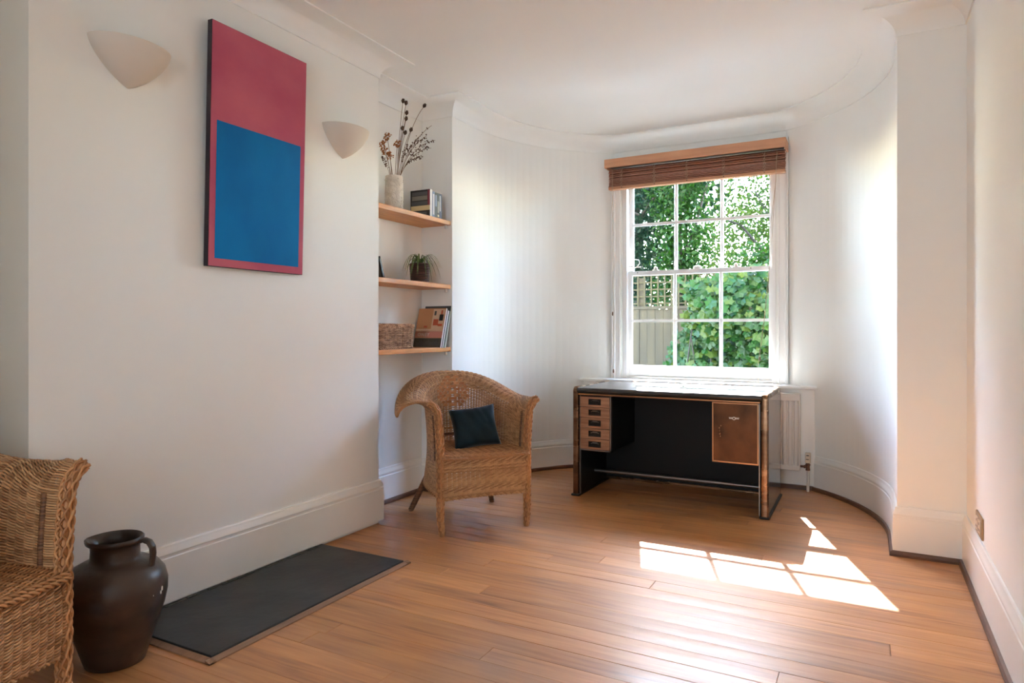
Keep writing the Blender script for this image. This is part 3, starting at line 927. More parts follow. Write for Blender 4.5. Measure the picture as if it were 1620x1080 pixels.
# ------------------------------------------------------------------ wall lights
def sconce(y, label):
    W, D, Ht = 0.137 * U, 0.115 * U, 0.140 * U
    o = tag(empty('wall_light', h(-2.24, y, 0.828 + 1.0)), label, 'wall light', 'plaster uplighters on the chimney breast')
    b = MB(); NR, NA = 16, 24; v = []
    def shell_pts(k):
        rows = []
        for i in range(NR + 1):
            s = i / NR
            w = W * k * (1 - (1 - s) ** 1.55) ** 0.80 if s > 0 else 0.002
            d = D * k * (1 - (1 - s) ** 1.7) ** 0.85 if s > 0 else 0.002
            z = Ht * (s if k == 1 else 0.06 + 0.94 * s)
            rows.append([(d * math.sin(PI * j / NA) ** 0.9 if 0 < j < NA else 0.0, -w * math.cos(PI * j / NA), z) for j in range(NA + 1)])
        return rows
    outr, inr = shell_pts(1.0), shell_pts(0.955)
    rows = outr + inr[::-1]
    m = NA + 1
    v = [p for r_ in rows for p in r_]
    f = []
    for i in range(len(rows) - 1):
        for j in range(NA):
            f.append((i * m + j, i * m + j + 1, (i + 1) * m + j + 1, (i + 1) * m + j))
    b.add(v, f)
    b.build('bowl', M['ceramic'], o, smooth=True, angle=50)
    MB().box(0.0, 0.012, -W * 0.35, W * 0.35, Ht * 0.45, Ht * 0.9).build('back_plate', M['ceramic'], o)
    b = MB(); b.tube([(0.04, -0.03, Ht * 0.75), (0.04, 0.03, Ht * 0.75)], 0.012, 10); b.build('bulb', M['paper'], o)
    return o
sconce(1.40, 'larger looking plaster bowl wall light left of the painting')
sconce(2.461, 'plaster bowl wall light between the painting and the shelf alcove')

# ------------------------------------------------------------------ jug
jg = tag(empty('jug', h(-2.007, 1.216, 0)), 'dark brown glazed stoneware jug on the floor beside the wicker armchair', 'jug')
s_ = U
prof = [(0.072, 0.0), (0.080, 0.003), (0.086, 0.02), (0.100, 0.065), (0.118, 0.118), (0.134, 0.165), (0.1425, 0.205), (0.1435, 0.235), (0.136, 0.265),
        (0.118, 0.288), (0.092, 0.302), (0.071, 0.309), (0.0675, 0.318), (0.0665, 0.340), (0.067, 0.354), (0.072, 0.358), (0.078, 0.363), (0.0785, 0.371), (0.074, 0.375),
        (0.067, 0.371), (0.0605, 0.352), (0.060, 0.320), (0.08, 0.295), (0.12, 0.25), (0.125, 0.2), (0.09, 0.06), (0.05, 0.03)]
b = MB(); n = 56
v = []; f = []
for r_, z_ in prof:
    for j in range(n):
        a = 2 * PI * j / n
        lip = 0.0
        if z_ > 0.355:
            da = (a - R(208) + PI) % (2 * PI) - PI
            lip = 0.012 * math.exp(-(da / 0.35) ** 2)
        wob = 1 + 0.010 * math.sin(a * 2 + z_ * 9)
        v.append(((r_ * wob + lip) * s_ * math.cos(a), (r_ * wob + lip) * s_ * math.sin(a), (z_ - lip * 0.25) * s_))
for i in range(len(prof) - 1):
    for j in range(n):
        k = (j + 1) % n
        f.append((i * n + j, i * n + k, (i + 1) * n + k, (i + 1) * n + j))
f.append(tuple(range(n - 1, -1, -1))); f.append(tuple((len(prof) - 1) * n + j for j in range(n)))
b.add(v, f); b.build('body', M['jug'], jg, smooth=True, angle=60)
# strap handle, towards the right of the neck
ha = R(28)
hp = [(0.072, 0.362), (0.088, 0.366), (0.103, 0.360), (0.112, 0.345), (0.114, 0.325), (0.112, 0.305), (0.110, 0.288)]
pts = [(r_ * s_ * math.cos(ha), r_ * s_ * math.sin(ha), z_ * s_) for r_, z_ in hp]
P = np.array(pts)
# smooth the strap
tt = np.linspace(0, len(P) - 1, 25)
Pn = np.stack([np.interp(tt, range(len(P)), P[:, i]) for i in range(3)], 1)
T = np.gradient(Pn, axis=0); T /= np.linalg.norm(T, axis=1)[:, None]
B = np.tile(np.array([-math.sin(ha), math.cos(ha), 0.0]), (len(Pn), 1))
A = np.cross(B, T)
v = []; k = 10
for i in range(len(Pn)):
    for j in range(k):
        a = 2 * PI * j / k
        v.append(Pn[i] + A[i] * 0.008 * math.cos(a) + B[i] * 0.017 * math.sin(a))
f = [(i * k + j, i * k + (j + 1) % k, (i + 1) * k + (j + 1) % k, (i + 1) * k + j) for i in range(len(Pn) - 1) for j in range(k)]
MB().add(v, f).build('handle', M['jug'], jg, smooth=True)
b = MB()
for (da, z_, r_) in ((0.20, 0.222, 0.009), (0.16, 0.212, 0.007), (-0.06, 0.214, 0.004)):
    a = R(-62 + 28) + 0.85 + da
    rr = 0.1425 * s_
    b.blob((rr * math.cos(a), rr * math.sin(a), z_ * s_), r_, sub=1, sc=(0.5, 0.5, 1.1))
o = b.build('glaze_chip', M['jug_chip'], jg, smooth=True); o['kind'] = 'stuff'

# ------------------------------------------------------------------ wicker armchairs
def plan(u):
    th = PI * u
    c, s = np.cos(th), np.sin(th)
    x = 0.255 * np.sign(c) * np.abs(c) ** 0.72
    y = -0.262 + 0.545 * np.abs(s) ** 0.80
    return x, y
def smooth01(x):
    x = np.clip(x, 0, 1); return x * x * (3 - 2 * x)
def shell_fn(u, v):
    """outer wicker shell: u round the chair, v from the bottom edge to the end of the roll"""
    u = np.asarray(u, float); v = np.asarray(v, float)
    e = 1e-3
    ua, ub = np.clip(u - e, 0.0005, 0.9995), np.clip(u + e, 0.0005, 0.9995)
    xa, ya = plan(ua); xb, yb = plan(ub)
    tx, ty = xb - xa, yb - ya
    L = np.sqrt(tx * tx + ty * ty) + 1e-12
    nx, ny = ty / L, -tx / L
    end = np.minimum(u, 1 - u)
    # at the very ends the shell flares straight sideways
    w = 1 - smooth01(end / 0.10)
    sx = np.where(u < 0.5, 1.0, -1.0)
    nx = nx * (1 - w) + sx * w; ny = ny * (1 - w)
    L = np.sqrt(nx * nx + ny * ny); nx, ny = nx / L, ny / L
    x, y = plan(np.clip(u, 0.0005, 0.9995))
    back = np.sin(PI * u) ** 1.6
    zt = 0.700 + 0.026 * (1 - smooth01(end / 0.07)) + 0.136 * smooth01((end - 0.12) / 0.36)
    Rr = 0.076 + 0.010 * back + 0.02 * w
    ph = R(62) + (R(192) - R(62)) * smooth01(end / 0.15)
    zb = 0.195 + 0.012 * back
    zf = zt - Rr
    L1 = zf - zb
    Lt = L1 + Rr * ph
    s = v * Lt
    z1 = zb + np.minimum(s, L1)
    low = np.clip((0.42 - z1) / 0.22, 0, 1)
    hi = np.clip((z1 - 0.45) / 0.3, 0, 1)
    out = 0.045 * back * low ** 1.5 + 0.025 * hi ** 1.5
    phi = np.clip((s - L1) / Rr, 0, None)
    out = out + Rr * (1 - np.cos(phi)) * 1.08
    z = np.where(s <= L1, z1, zf + Rr * np.sin(phi))
    return np.stack([x + nx * out, y + ny * out, z], -1)
def normals(fn, u, v):
    e = 2e-3
    du = fn(np.clip(u + e, 0, 1), v) - fn(np.clip(u - e, 0, 1), v)
    dv = fn(u, np.clip(v + e, 0, 1)) - fn(u, np.clip(v - e, 0, 1))
    n = np.cross(du, dv)
    return n / (np.linalg.norm(n, axis=-1, keepdims=True) + 1e-12)
def weave(mb, fn, nst, vs_, r, amp, rs, n=4, per=4, jitter=0.0, sides=True, skip=None):
    us = np.linspace(0, 1, nst * per + 1)
    jr = random.Random(11)
    for k, v in enumerate(vs_):
        vv = np.full_like(us, v) + jitter * jr.uniform(-1, 1) * 0.003
        P = fn(us, vv); Nn = normals(fn, us, vv)
        P = P + Nn * (amp * np.cos(PI * us * nst + PI * k))[:, None]
        T = np.gradient(P, axis=0); T /= np.linalg.norm(T, axis=1)[:, None] + 1e-12
        B = np.cross(T, Nn); B /= np.linalg.norm(B, axis=1)[:, None] + 1e-12
        A = np.cross(B, T)
        mb.ring_tube(P, A, B, np.full(len(P), r), n, cap=False)
    if rs:
        vv = np.linspace(vs_[0], vs_[-1], 26)
        for i in range(nst + 1):
            P = fn(np.full_like(vv, i / nst), vv)
            mb.tube(P, rs, 4, cap=False)
def twine(mb, fn, nst, vs_, r, amp, rs, n=4, per=4, slant=0.32):
    us = np.linspace(0, 1, nst * per + 1)
    jr = random.Random(11)
    dv = (vs_[-1] - vs_[0]) / (len(vs_) - 1)
    for v in vs_:
        v = v + jr.uniform(-0.06, 0.06) * dv
        for k in (0, 1):
            ph = PI * us * nst + PI * k
            vv = np.clip(v + dv * slant * np.sin(ph), 0, 1)
            P = fn(us, vv); Nn = normals(fn, us, vv)
            P = P + Nn * (amp * np.cos(ph))[:, None]
            T = np.gradient(P, axis=0); T /= np.linalg.norm(T, axis=1)[:, None] + 1e-12
            B = np.cross(T, Nn); B /= np.linalg.norm(B, axis=1)[:, None] + 1e-12
            mb.ring_tube(P, np.cross(B, T), B, np.full(len(P), r), n, cap=False)
    vv = np.linspace(vs_[0], vs_[-1], 26)
    for i in range(nst + 1):
        mb.tube(fn(np.full_like(vv, min(1, (i + 0.5) / nst)), vv), rs, 4, cap=False)
def twist(mb, path, r, amp, pitch, n=5, strands=2, cap=True):
    P = np.array(path, float)
    d = np.linalg.norm(np.diff(P, axis=0), axis=1); s = np.concatenate([[0], np.cumsum(d)])
    m = max(8, int(s[-1] / pitch * 8))
    ss = np.linspace(0, s[-1], m)
    Q = np.stack([np.interp(ss, s, P[:, i]) for i in range(3)], 1)
    T = np.gradient(Q, axis=0); T /= np.linalg.norm(T, axis=1)[:, None] + 1e-12
    a = np.array((0.13, 0.21, 0.97)); A = np.zeros_like(Q)
    for i in range(m):
        a = a - T[i] * (a @ T[i]); a = a / np.linalg.norm(a); A[i] = a
    B = np.cross(T, A)
    for k in range(strands):
        ph = 2 * PI * ss / pitch + 2 * PI * k / strands
        C = Q + amp * (np.cos(ph)[:, None] * A + np.sin(ph)[:, None] * B)
        mb.tube(C, r, n, cap=cap)

chair_meshes = {}
def chair_parts():
    NST = 56
    b = MB()
    # body with a looser band inside the upper back
    vs_ = np.linspace(0.012, 0.985, 76)
    twine(b, shell_fn, NST, vs_, 0.0034, 0.0046, 0.0032)
    chair_meshes['backrest'] = b.mesh('backrest', M['cane'], smooth=True)
    b = MB()
    us = np.linspace(0.0, 1.0, 160)
    twist(b, shell_fn(us, np.full_like(us, 0.995)), 0.0042, 0.0045, 0.034)
    twist(b, shell_fn(us, np.full_like(us, 0.004)), 0.0042, 0.0045, 0.034)
    twist(b, shell_fn(us, np.full_like(us, 0.345)), 0.0034, 0.0035, 0.030)
    chair_meshes['border_braid'] = b.mesh('border_braid', M['cane_post'], smooth=True)
    # front apron
    def ap(u, v):
        u = np.asarray(u, float); v = np.asarray(v, float)
        x = 0.250 - 0.500 * u
        bow = 1 - (x / 0.25) ** 2
        z = 0.190 + 0.014 * bow + (0.412 - 0.190 - 0.014 * bow) * v
        return np.stack([x, -0.268 - 0.032 * bow - 0.008 * np.sin(PI * v), z], -1)
    b = MB()
    twine(b, ap, 20, np.linspace(0.02, 0.98, 25), 0.0036, 0.0048, 0.0034)
    us = np.linspace(0, 1, 40)
    twist(b, ap(us, np.full_like(us, 0.0)), 0.0042, 0.0045, 0.034)
    chair_meshes['front_apron'] = b.mesh('front_apron', M['cane'], smooth=True)
    # seat
    def seat(u, v):
        u = np.asarray(u, float); v = np.asarray(v, float)
        y = -0.294 + 0.555 * v
        q = np.clip((y + 0.262) / 0.545, 0, 1)
        hwid = np.where(y < -0.262, 0.252, 0.250 * (1 - q ** (1 / 0.80 * 2)) ** 0.36)
        hwid = np.maximum(hwid, 0.02)
        x = hwid * (1 - 2 * u)
        bow = 1 - (x / 0.25) ** 2
        yy = y + np.where(v < 0.2, -0.010 * bow * (1 - v / 0.2), 0)
        z = 0.426 - 0.014 * np.exp(-(v / 0.035) ** 2) - 0.006 * bow
        return np.stack([x, yy, z], -1)
    b = MB()
    weave(b, seat, 22, np.linspace(0.02, 0.95, 70), 0.0034, 0.0032, 0.0024)
    us = np.linspace(0, 1, 40)
    for dv, dz in ((0.0, 0.002), (0.02, 0.006)):
        twist(b, seat(us, np.full_like(us, dv)) + np.array([0, -0.006, dz]), 0.0045, 0.005, 0.04)
    chair_meshes['seat'] = b.mesh('seat', M['cane_dark'], smooth=True)
    # broad cane diamond in the middle of the back
    b = MB()
    rows = 10
    for i in range(rows):
        v = 0.515 + 0.0225 * i
        k = min(i + 2, rows - 1 - i, 4) + 1
        for j in range(-k, k + 1):
            if (i + j) % 2: continue
            uc = 0.5 + j * 0.0150
            uu = np.linspace(uc - 0.0118, uc + 0.0118, 6)
            vvv = np.full_like(uu, v)
            P = shell_fn(uu, vvv); Nn = normals(shell_fn, uu, vvv)
            c0 = shell_fn(np.array([0.5]), np.array([v]))[0]
            # inner side faces the sitter
            sign = -1.0 if Nn[0] @ np.array([0, 1, 0]) > 0 else 1.0
            P = P + sign * Nn * (0.004 + 0.006 * np.sin(np.linspace(0, PI, 6)))[:, None]
            up = np.array([0, 0, 0.0085])
            top, bot = P + up, P - up
            bk = sign * Nn * -0.002
            vv4 = np.concatenate([top, bot, top + bk, bot + bk]).tolist(); m = 6
            f = []
            for q in range(m - 1):
                f += [(q, q + 1, m + q + 1, m + q), (2 * m + q, 3 * m + q, 3 * m + q + 1, 2 * m + q + 1),
                      (q, 2 * m + q, 2 * m + q + 1, q + 1), (m + q, m + q + 1, 3 * m + q + 1, 3 * m + q)]
            b.add(vv4, f)
    chair_meshes['back_diamond'] = b.mesh('back_diamond', M['cane_strip'])
    # front posts, woven from the foot to the flared tip
    def post_path(sx):
        e = np.array([0.0005 if sx > 0 else 0.9995])
        pts = []
        for z in np.linspace(0.0, 0.20, 12):
            k = smooth01(z / 0.1)
            pts.append([sx * (0.247 + 0.008 * k), -0.272 + 0.008 * k, z])
        for v in np.linspace(0.02, 1.0, 46):
            p = shell_fn(e, np.array([v]))[0]
            pts.append([p[0], p[1] - 0.004, p[2]])
        return np.array(pts)
    for sx, key in ((1, 'leg_a'), (-1, 'leg_b')):
        P = post_path(sx)
        d = np.linalg.norm(np.diff(P, axis=0), axis=1); s = np.concatenate([[0], np.cumsum(d)]); S = s[-1]
        m = 150
        ss = np.linspace(0, S, m)
        Q = np.stack([np.interp(ss, s, P[:, i]) for i in range(3)], 1)
        T = np.gradient(Q, axis=0); T /= np.linalg.norm(T, axis=1)[:, None]
        A = np.tile(np.array([0.0, -1.0, 0.0]), (m, 1)); A -= T * np.sum(A * T, 1)[:, None]; A /= np.linalg.norm(A, axis=1)[:, None]
        B = np.cross(T, A)
        rad = np.interp(ss, [0, 0.012, 0.10, 0.25, S * 0.80, S], [0.013, 0.016, 0.0215, 0.0235, 0.024, 0.020])
        b = MB()
        b.ring_tube(Q, A, B, rad * 0.62, 10)
        ns = 12
        for k in range(ns):
            ang = 2 * PI * k / ns + 0.30 * np.sin(2 * PI * ss / 0.052 + k * PI)
            rk = rad * (0.80 + 0.10 * np.cos(2 * PI * ss / 0.052 + k * PI + 1.2))
            C = Q + rk[:, None] * (np.cos(ang)[:, None] * A + np.sin(ang)[:, None] * B)
            b.tube(C, 0.0040, 5, cap=True)
        # blunt foot
        b.lathe([(0.013, 0.0), (0.015, 0.004), (0.015, 0.02)], 12, Q[0][0], Q[0][1])
        chair_meshes[key] = b.mesh('leg', M['cane_post'], smooth=True)
    for sx, key in ((1, 'leg_c'), (-1, 'leg_d')):
        b = MB()
        top = np.array([sx * 0.185, 0.215, 0.23]); foot = np.array([sx * 0.268, 0.300, 0.0])
        pts = [top + (foot - top) * t for t in np.linspace(0, 1, 90)]
        rr = [0.0165 + 0.0011 * (i % 2) for i in range(90)]
        pts[-1][2] = 0.003
        b.tube(pts, rr, 12)
        chair_meshes[key] = b.mesh('leg', M['cane_wrap'], smooth=True)
    # inner wrapped uprights beside the posts and the frame hoop below the seat
    b = MB()
    for e in (0.030, 0.970):
        vv = np.linspace(0.35, 0.80, 60)
        P = shell_fn(np.full_like(vv, e), vv)
        rr = [0.0105 + 0.0010 * (i % 2) for i in range(60)]
        b.tube(P, rr, 8)
    us = np.linspace(0.0, 1.0, 60)
    b.tube(shell_fn(us, np.full_like(us, 0.30)) * np.array([0.97, 0.97, 1]), 0.008, 8)
    chair_meshes['frame'] = b.mesh('frame', M['cane_wrap'], smooth=True)
chair_parts()
def armchair(loc, rot, label):
    o = tag(empty('wicker_armchair', loc, rot), label, 'chair', 'matching wicker tub armchairs')
    for key, nm in (('backrest', 'backrest'), ('border_braid', 'border_braid'), ('front_apron', 'front_apron'), ('seat', 'seat'),
                    ('back_diamond', 'back_diamond'), ('leg_a', 'leg'), ('leg_b', 'leg'), ('leg_c', 'leg'), ('leg_d', 'leg'), ('frame', 'frame')):
        c = link(nm, chair_meshes[key], o)
        if key == 'back_diamond': c['label'] = 'diamond of broad tan cane strips'
    return o
CH1 = h(-1.872, 3.023, 0.0)
A_CH1 = R(51.5)
armchair(CH1, A_CH1, 'wicker tub armchair holding a dark teal cushion in front of the alcove')
armchair(h(-2.006, 0.694, 0.0), R(99.8), 'empty wicker tub armchair cut off by the left edge beside the jug')

# cushion on the far armchair
def cushion():
    b = MB(); n = 28; v = []; f = []
    W, Hh, D = 0.185, 0.165, 0.075
    cr = random.Random(5)
    for side in (1, -1):
        for i in range(n + 1):
            for j in range(n + 1):
                a, c = -1 + 2 * i / n, -1 + 2 * j / n
                pinch = 1 - 0.085 * (1 - c * c) * a * a * 1.0
                pinch2 = 1 - 0.085 * (1 - a * a) * c * c
                t = max(0.0, (1 - a ** 4)) ** 0.5 * max(0.0, (1 - c ** 4)) ** 0.5
                wr = 0.010 * math.sin(7 * a + 3 * c + (1.5 if side > 0 else 0)) * math.sin(2.2 * c + 4 * a) * (1 - abs(a * c))
                wr -= 0.014 * math.exp(-((a - 0.1 - 0.4 * (1 - c)) / 0.09) ** 2) * (1 if c > 0.1 else max(0, c * 10)) * side
                v.append((a * W * pinch, side * (D * t ** 0.8 + wr * t), c * Hh * pinch2))
    m = n + 1
    for s in range(2):
        o = s * m * m
        for i in range(n):
            for j in range(n):
                f.append((o + i * m + j, o + (i + 1) * m + j, o + (i + 1) * m + j + 1, o + i * m + j + 1))
    b.add(v, f)
    me = b.mesh('cushion', M['teal_velvet'], smooth=True)
    bm = bmesh.new(); bm.from_mesh(me)
    bmesh.ops.remove_doubles(bm, verts=bm.verts, dist=0.0008)
    bmesh.ops.recalc_face_normals(bm, faces=bm.faces)
    bm.to_mesh(me); bm.free()
    return me
mw = Matrix.Translation(CH1) @ Matrix.Rotation(A_CH1, 4, 'Z')
cu = link('cushion', cushion())
cu.matrix_world = mw @ Matrix.Translation((0.02, -0.080, 0.419)) @ Matrix.Rotation(R(-12), 4, 'Z') @ Matrix.Rotation(R(-20), 4, 'X') @ Matrix.Rotation(R(-7), 4, 'Y') @ Matrix.Translation((0.01, 0, 0.125)) @ Matrix.Scale(0.74, 4)
tag(cu, 'dark teal velvet cushion leaning on the far wicker armchair', 'cushion')

# ------------------------------------------------------------------ alcove shelves
SX0, SX1 = -2.468, -2.252
def shelf(z, label):
    o = tag(empty('shelf', h((SX0 + SX1) / 2, 3.08, z)), label, 'shelf', 'oak shelves in the alcove')
    w = (SX1 - SX0) / 2 * U
    MB().cbox(-w, w, -0.348 * U, 0.348 * U, -0.029, 0.0, 0.002).build('board', M['oak'], o)
    for (xx, yy) in ((w - 0.03, 0.335 * U), (w - 0.03, -0.335 * U)):
        MB().cbox(xx - 0.006, xx + 0.006, yy - 0.01, yy + 0.010, -0.052, -0.029, 0.001).build('support', M['cord_white'], o)
    return o
Z1, Z2, Z3 = 1.667, 1.278, 0.896
shelf(Z1, 'top oak shelf in the alcove carrying the vase')
shelf(Z2, 'middle oak shelf in the alcove carrying the spider plant')
shelf(Z3, 'lowest oak shelf in the alcove carrying the basket')

# vase
va = tag(empty('vase', h(-2.355, 3.005, Z1)), 'pale textured stoneware vase on the top shelf', 'vase')
b = MB()
b.lathe([(0.050, 0.0), (0.054, 0.003), (0.056, 0.03), (0.057, 0.12), (0.055, 0.19), (0.0535, 0.216), (0.0515, 0.219), (0.049, 0.215), (0.050, 0.12), (0.049, 0.02), (0.02, 0.012)], 32)
b.build('body', M['vase'], va, smooth=True, angle=50)
b = MB()
pr = random.Random(8)
for i in range(90):
    a = pr.uniform(0, 2 * PI); z = pr.uniform(0.02, 0.2)
    b.blob((0.0562 * math.cos(a), 0.0562 * math.sin(a), z), 0.0032, sub=1, sc=(0.7, 0.7, 1.6))
o = b.build('raised_dots', M['vase'], va, smooth=True); o['kind'] = 'stuff'

# dried stems; offsets are along the room's diagonal (towards window = right) and up, in millimetres from the vase mouth
VB = Vector(h(-2.355, 3.005, Z1))
RV = Vector((0.8826, 0.470, 0)); FV = Vector((-0.470, 0.8826, 0))
K = 0.00392
def stem_pts(dx, dz, fw, bend=0.0, n=14, start=None):
    p0 = VB + RV * (0.018 * (1 if dx > 0 else -1) * min(1, abs(dx) * 6)) * 0.6 + FV * (fw * 0.1) + Vector((0, 0, 0.03))
    p2 = VB + RV * dx + FV * fw + Vector((0, 0, 0.219 + dz))
    mouth = VB + RV * max(-0.036, min(0.036, dx * 0.30)) + FV * max(-0.03, min(0.03, fw * 0.3)) + Vector((0, 0, 0.215))
    c = mouth + (p2 - mouth) * 0.5 + Vector((0, 0, abs(dx) * 0.35 + bend)) - RV * dx * 0.12
    pts = [p0, p0 + (mouth - p0) * 0.5]
    for i in range(n):
        t = i / (n - 1)
        pts.append(mouth * (1 - t) ** 2 + c * 2 * t * (1 - t) + p2 * t * t)
    return pts
def finish(o_pts, build_parts, name, label, cat, group):
    o = tag(empty(name, o_pts[0]), label, cat, group)
    loc = [p - o_pts[0] for p in o_pts]
    build_parts(o, loc)
    return o
fr_ = random.Random(21)
def poppy(dx, dz, fw, label, bend=0.0):
    pts = stem_pts(dx * K, dz * K, fw, bend)
    def bp(o, loc):
        b = MB(); b.tube(loc, 0.0016, 5); b.build('stem', M['stem'], o, smooth=True)
        e = loc[-1]; d = (loc[-1] - loc[-2]).normalized()
        q = d.to_track_quat('Z', 'Y').to_matrix().to_4x4()
        b = MB(); b.lathe([(0.002, -0.002), (0.006, 0.002), (0.0105, 0.009), (0.0115, 0.015), (0.0085, 0.021), (0.004, 0.0228), (0.0085, 0.0245), (0.0085, 0.0258), (0.002, 0.027)], 10)
        b.v = [tuple(Matrix.Translation(e) @ q @ Vector(p)) for p in b.v]
        b.build('seed_pod', M['pod'], o, smooth=True, angle=40)
    finish(pts, bp, 'dried_poppy', label, 'dried flower', 'dried poppy heads in the vase')
G = [(14, 116, 0.0, 'tallest dried poppy head standing in the pale vase'),
     (19, 112, -0.01, 'second tallest dried poppy head, just right of the tallest'),
     (46, 110, 0.01, 'dried poppy head on a stem arching far to the right'),
     (20, 96, -0.015, 'third dried poppy head down, under the tallest two'),
     (18, 89, 0.012, 'dried poppy head directly under the third one down'),
     (26, 70, -0.01, 'low dried poppy head right of the stem bundle'),
     (17, 66, 0.0, 'lowest dried poppy head in the middle of the vase'),
     (12, 74, 0.015, 'low dried poppy head left of the stem bundle')]
for dx, dz, fw, lb in G: poppy(dx, dz, fw, lb, 0.03 if dx == 46 else 0.0)
def orange(dx, dz, fw, label):
    pts = stem_pts(dx * K, dz * K, fw)
    def bp(o, loc):
        b = MB(); b.tube(loc, 0.0017, 5); b.build('stem', M['stem'], o, smooth=True)
        b = MB(); e = loc[-1]
        for i in range(34):
            c = (e.x + fr_.uniform(-0.022, 0.022), e.y + fr_.uniform(-0.018, 0.018), e.z + fr_.uniform(-0.022, 0.022))
            b.blob(c, fr_.uniform(0.0035, 0.0070), sub=1, sc=(fr_.uniform(0.5, 1.3), fr_.uniform(0.5, 1.3), fr_.uniform(0.4, 1.3)))
        sd = b.build('flower_cluster', M['orange_flower'], o); sd['kind'] = 'stuff'
    finish(pts, bp, 'dried_flower', label, 'dried flower', 'dried orange clusters in the vase')
for dx, dz, fw, lb in [(-11, 63, 0.0, 'topmost left orange dried flower cluster in the vase'), (-17, 51, -0.01, 'leftmost orange dried flower cluster in the vase'),
                   (-15, 39, -0.015, 'lower left orange dried flower cluster near the wall edge'), (-7, 33, -0.012, 'lowest orange dried flower cluster above the vase rim'),
                   (6, 51, -0.01, 'orange dried flower cluster in the middle of the bunch')]:
    orange(dx, dz, fw, lb)
def spray(dx, dz, fw, label, dens=26, tip=True):
    pts = stem_pts(dx * K, dz * K, fw)
    def bp(o, loc):
        b = MB(); b.tube(loc, 0.0013, 5); b.build('stem', M['stem'], o, smooth=True)
        b = MB()
        for i in range(dens):
            t = 0.42 + 0.58 * i / dens
            q = t * (len(loc) - 3) + 2; k = min(len(loc) - 2, int(q)); p = loc[k] + (loc[k + 1] - loc[k]) * (q - k)
            c = p + Vector((fr_.uniform(-0.011, 0.011), fr_.uniform(-0.009, 0.009), fr_.uniform(-0.010, 0.010)))
            b.blob(c, fr_.uniform(0.0026, 0.0046), sub=1, sc=(1, 1, 1.3))
        sd = b.build('seeds', M['seed'], o); sd['kind'] = 'stuff'
    finish(pts, bp, 'dried_spray', label, 'dried flower', 'dried seed sprays in the vase')
for dx, dz, fw, lb in [(65, 58, 0.01, 'dried seed spray reaching furthest right from the vase'), (52, 63, -0.01, 'dried seed spray curving high on the right'),
                   (59, 45, 0.0, 'dried feathery spray slanting right below the seed sprays'), (45, 29, -0.015, 'lowest dried spray drooping right over the vase rim'),
                   (39, 64, 0.015, 'upright dried seed spray beside the poppy stems'), (22, 52, 0.02, 'short dried seed spray among the poppy stems'),
                   (59, 82, 0.02, 'thin dried twig with a small tip at upper right'), (-20, 30, -0.01, 'dark dried leaf spray leaning left over the vase rim')]:
    spray(dx, dz, fw, lb, 8 if 'twig' in lb else 30)

# books on the top shelf
def upright_book(yc, t, w, hh, cover, label, z=Z1, xf=-2.262, tilt=0.0, group='books on the top shelf', spine=None, bands=None):
    o = tag(empty('book', h(xf - 0, yc, z)), label, 'book', group)
    o.rotation_euler = (-tilt, 0, 0)
    tt = t * U; ww = w * U; h2 = hh * U
    MB().box(-ww + 0.003, -0.002, 0.0015, tt - 0.0015, 0.003, h2 - 0.003).build('pages', M['paper'], o)
    b = MB()
    b.box(-ww, 0, 0, 0.0015, 0, h2); b.box(-ww, 0, tt - 0.0015, tt, 0, h2); b.box(-0.002, 0, 0.0015, tt - 0.0015, 0, h2, 1)
    b.build('cover', [M[cover], M[spine or cover]], o)
    if bands:
        b = MB(); ms = []
        for (x0, x1, z0, z1, key, face) in bands:
            if M[key] not in ms: ms.append(M[key])
            k = ms.index(M[key])
            if face == 'front': b.box(-ww * x1, -ww * x0, -0.0006, 0, h2 * z0, h2 * z1, k)
            else: b.box(0, 0.0006, tt * x0, tt * x1, h2 * z0, h2 * z1, k)
        b.build('cover_print', ms, o)
    return o
upright_book(3.222, 0.026, 0.140, 0.160, 'bk_black', 'black paperback with a cream band on its cover on the top shelf', spine='bk_white',
             bands=[(0.13, 0.92, 0.80, 0.93, 'bk_grey', 'front'), (0.13, 0.92, 0.62, 0.78, 'bk_stone', 'front'), (0.12, 0.95, 0.44, 0.58, 'bk_slate', 'front'),
                    (0.0, 0.97, 0.24, 0.42, 'bk_cream', 'front'), (0.16, 0.9, 0.06, 0.18, 'bk_grey', 'front'), (0.0, 0.11, 0.42, 0.98, 'bk_red', 'front')])
upright_book(3.250, 0.022, 0.125, 0.152, 'bk_blue', 'blue-grey paperback, second of the row on the top shelf',
             bands=[(0.2, 0.8, 0.1, 0.9, 'bk_white', 'spine')])
upright_book(3.274, 0.022, 0.125, 0.150, 'bk_black', 'black spined paperback with pale lettering panel, third of the top shelf row',
             bands=[(0.15, 0.85, 0.45, 0.9, 'bk_blue', 'spine')])
upright_book(3.298, 0.022, 0.125, 0.150, 'bk_black', 'black paperback with stone-grey spine panel, fourth of the top shelf row',
             bands=[(0.1, 0.9, 0.22, 0.68, 'bk_stone', 'spine'), (0.2, 0.8, 0.06, 0.14, 'bk_cream', 'spine')])
upright_book(3.322, 0.024, 0.125, 0.150, 'bk_navy', 'navy paperback at the right end of the top shelf row',
             bands=[(0.1, 0.4, 0.3, 0.92, 'bk_white', 'spine')])

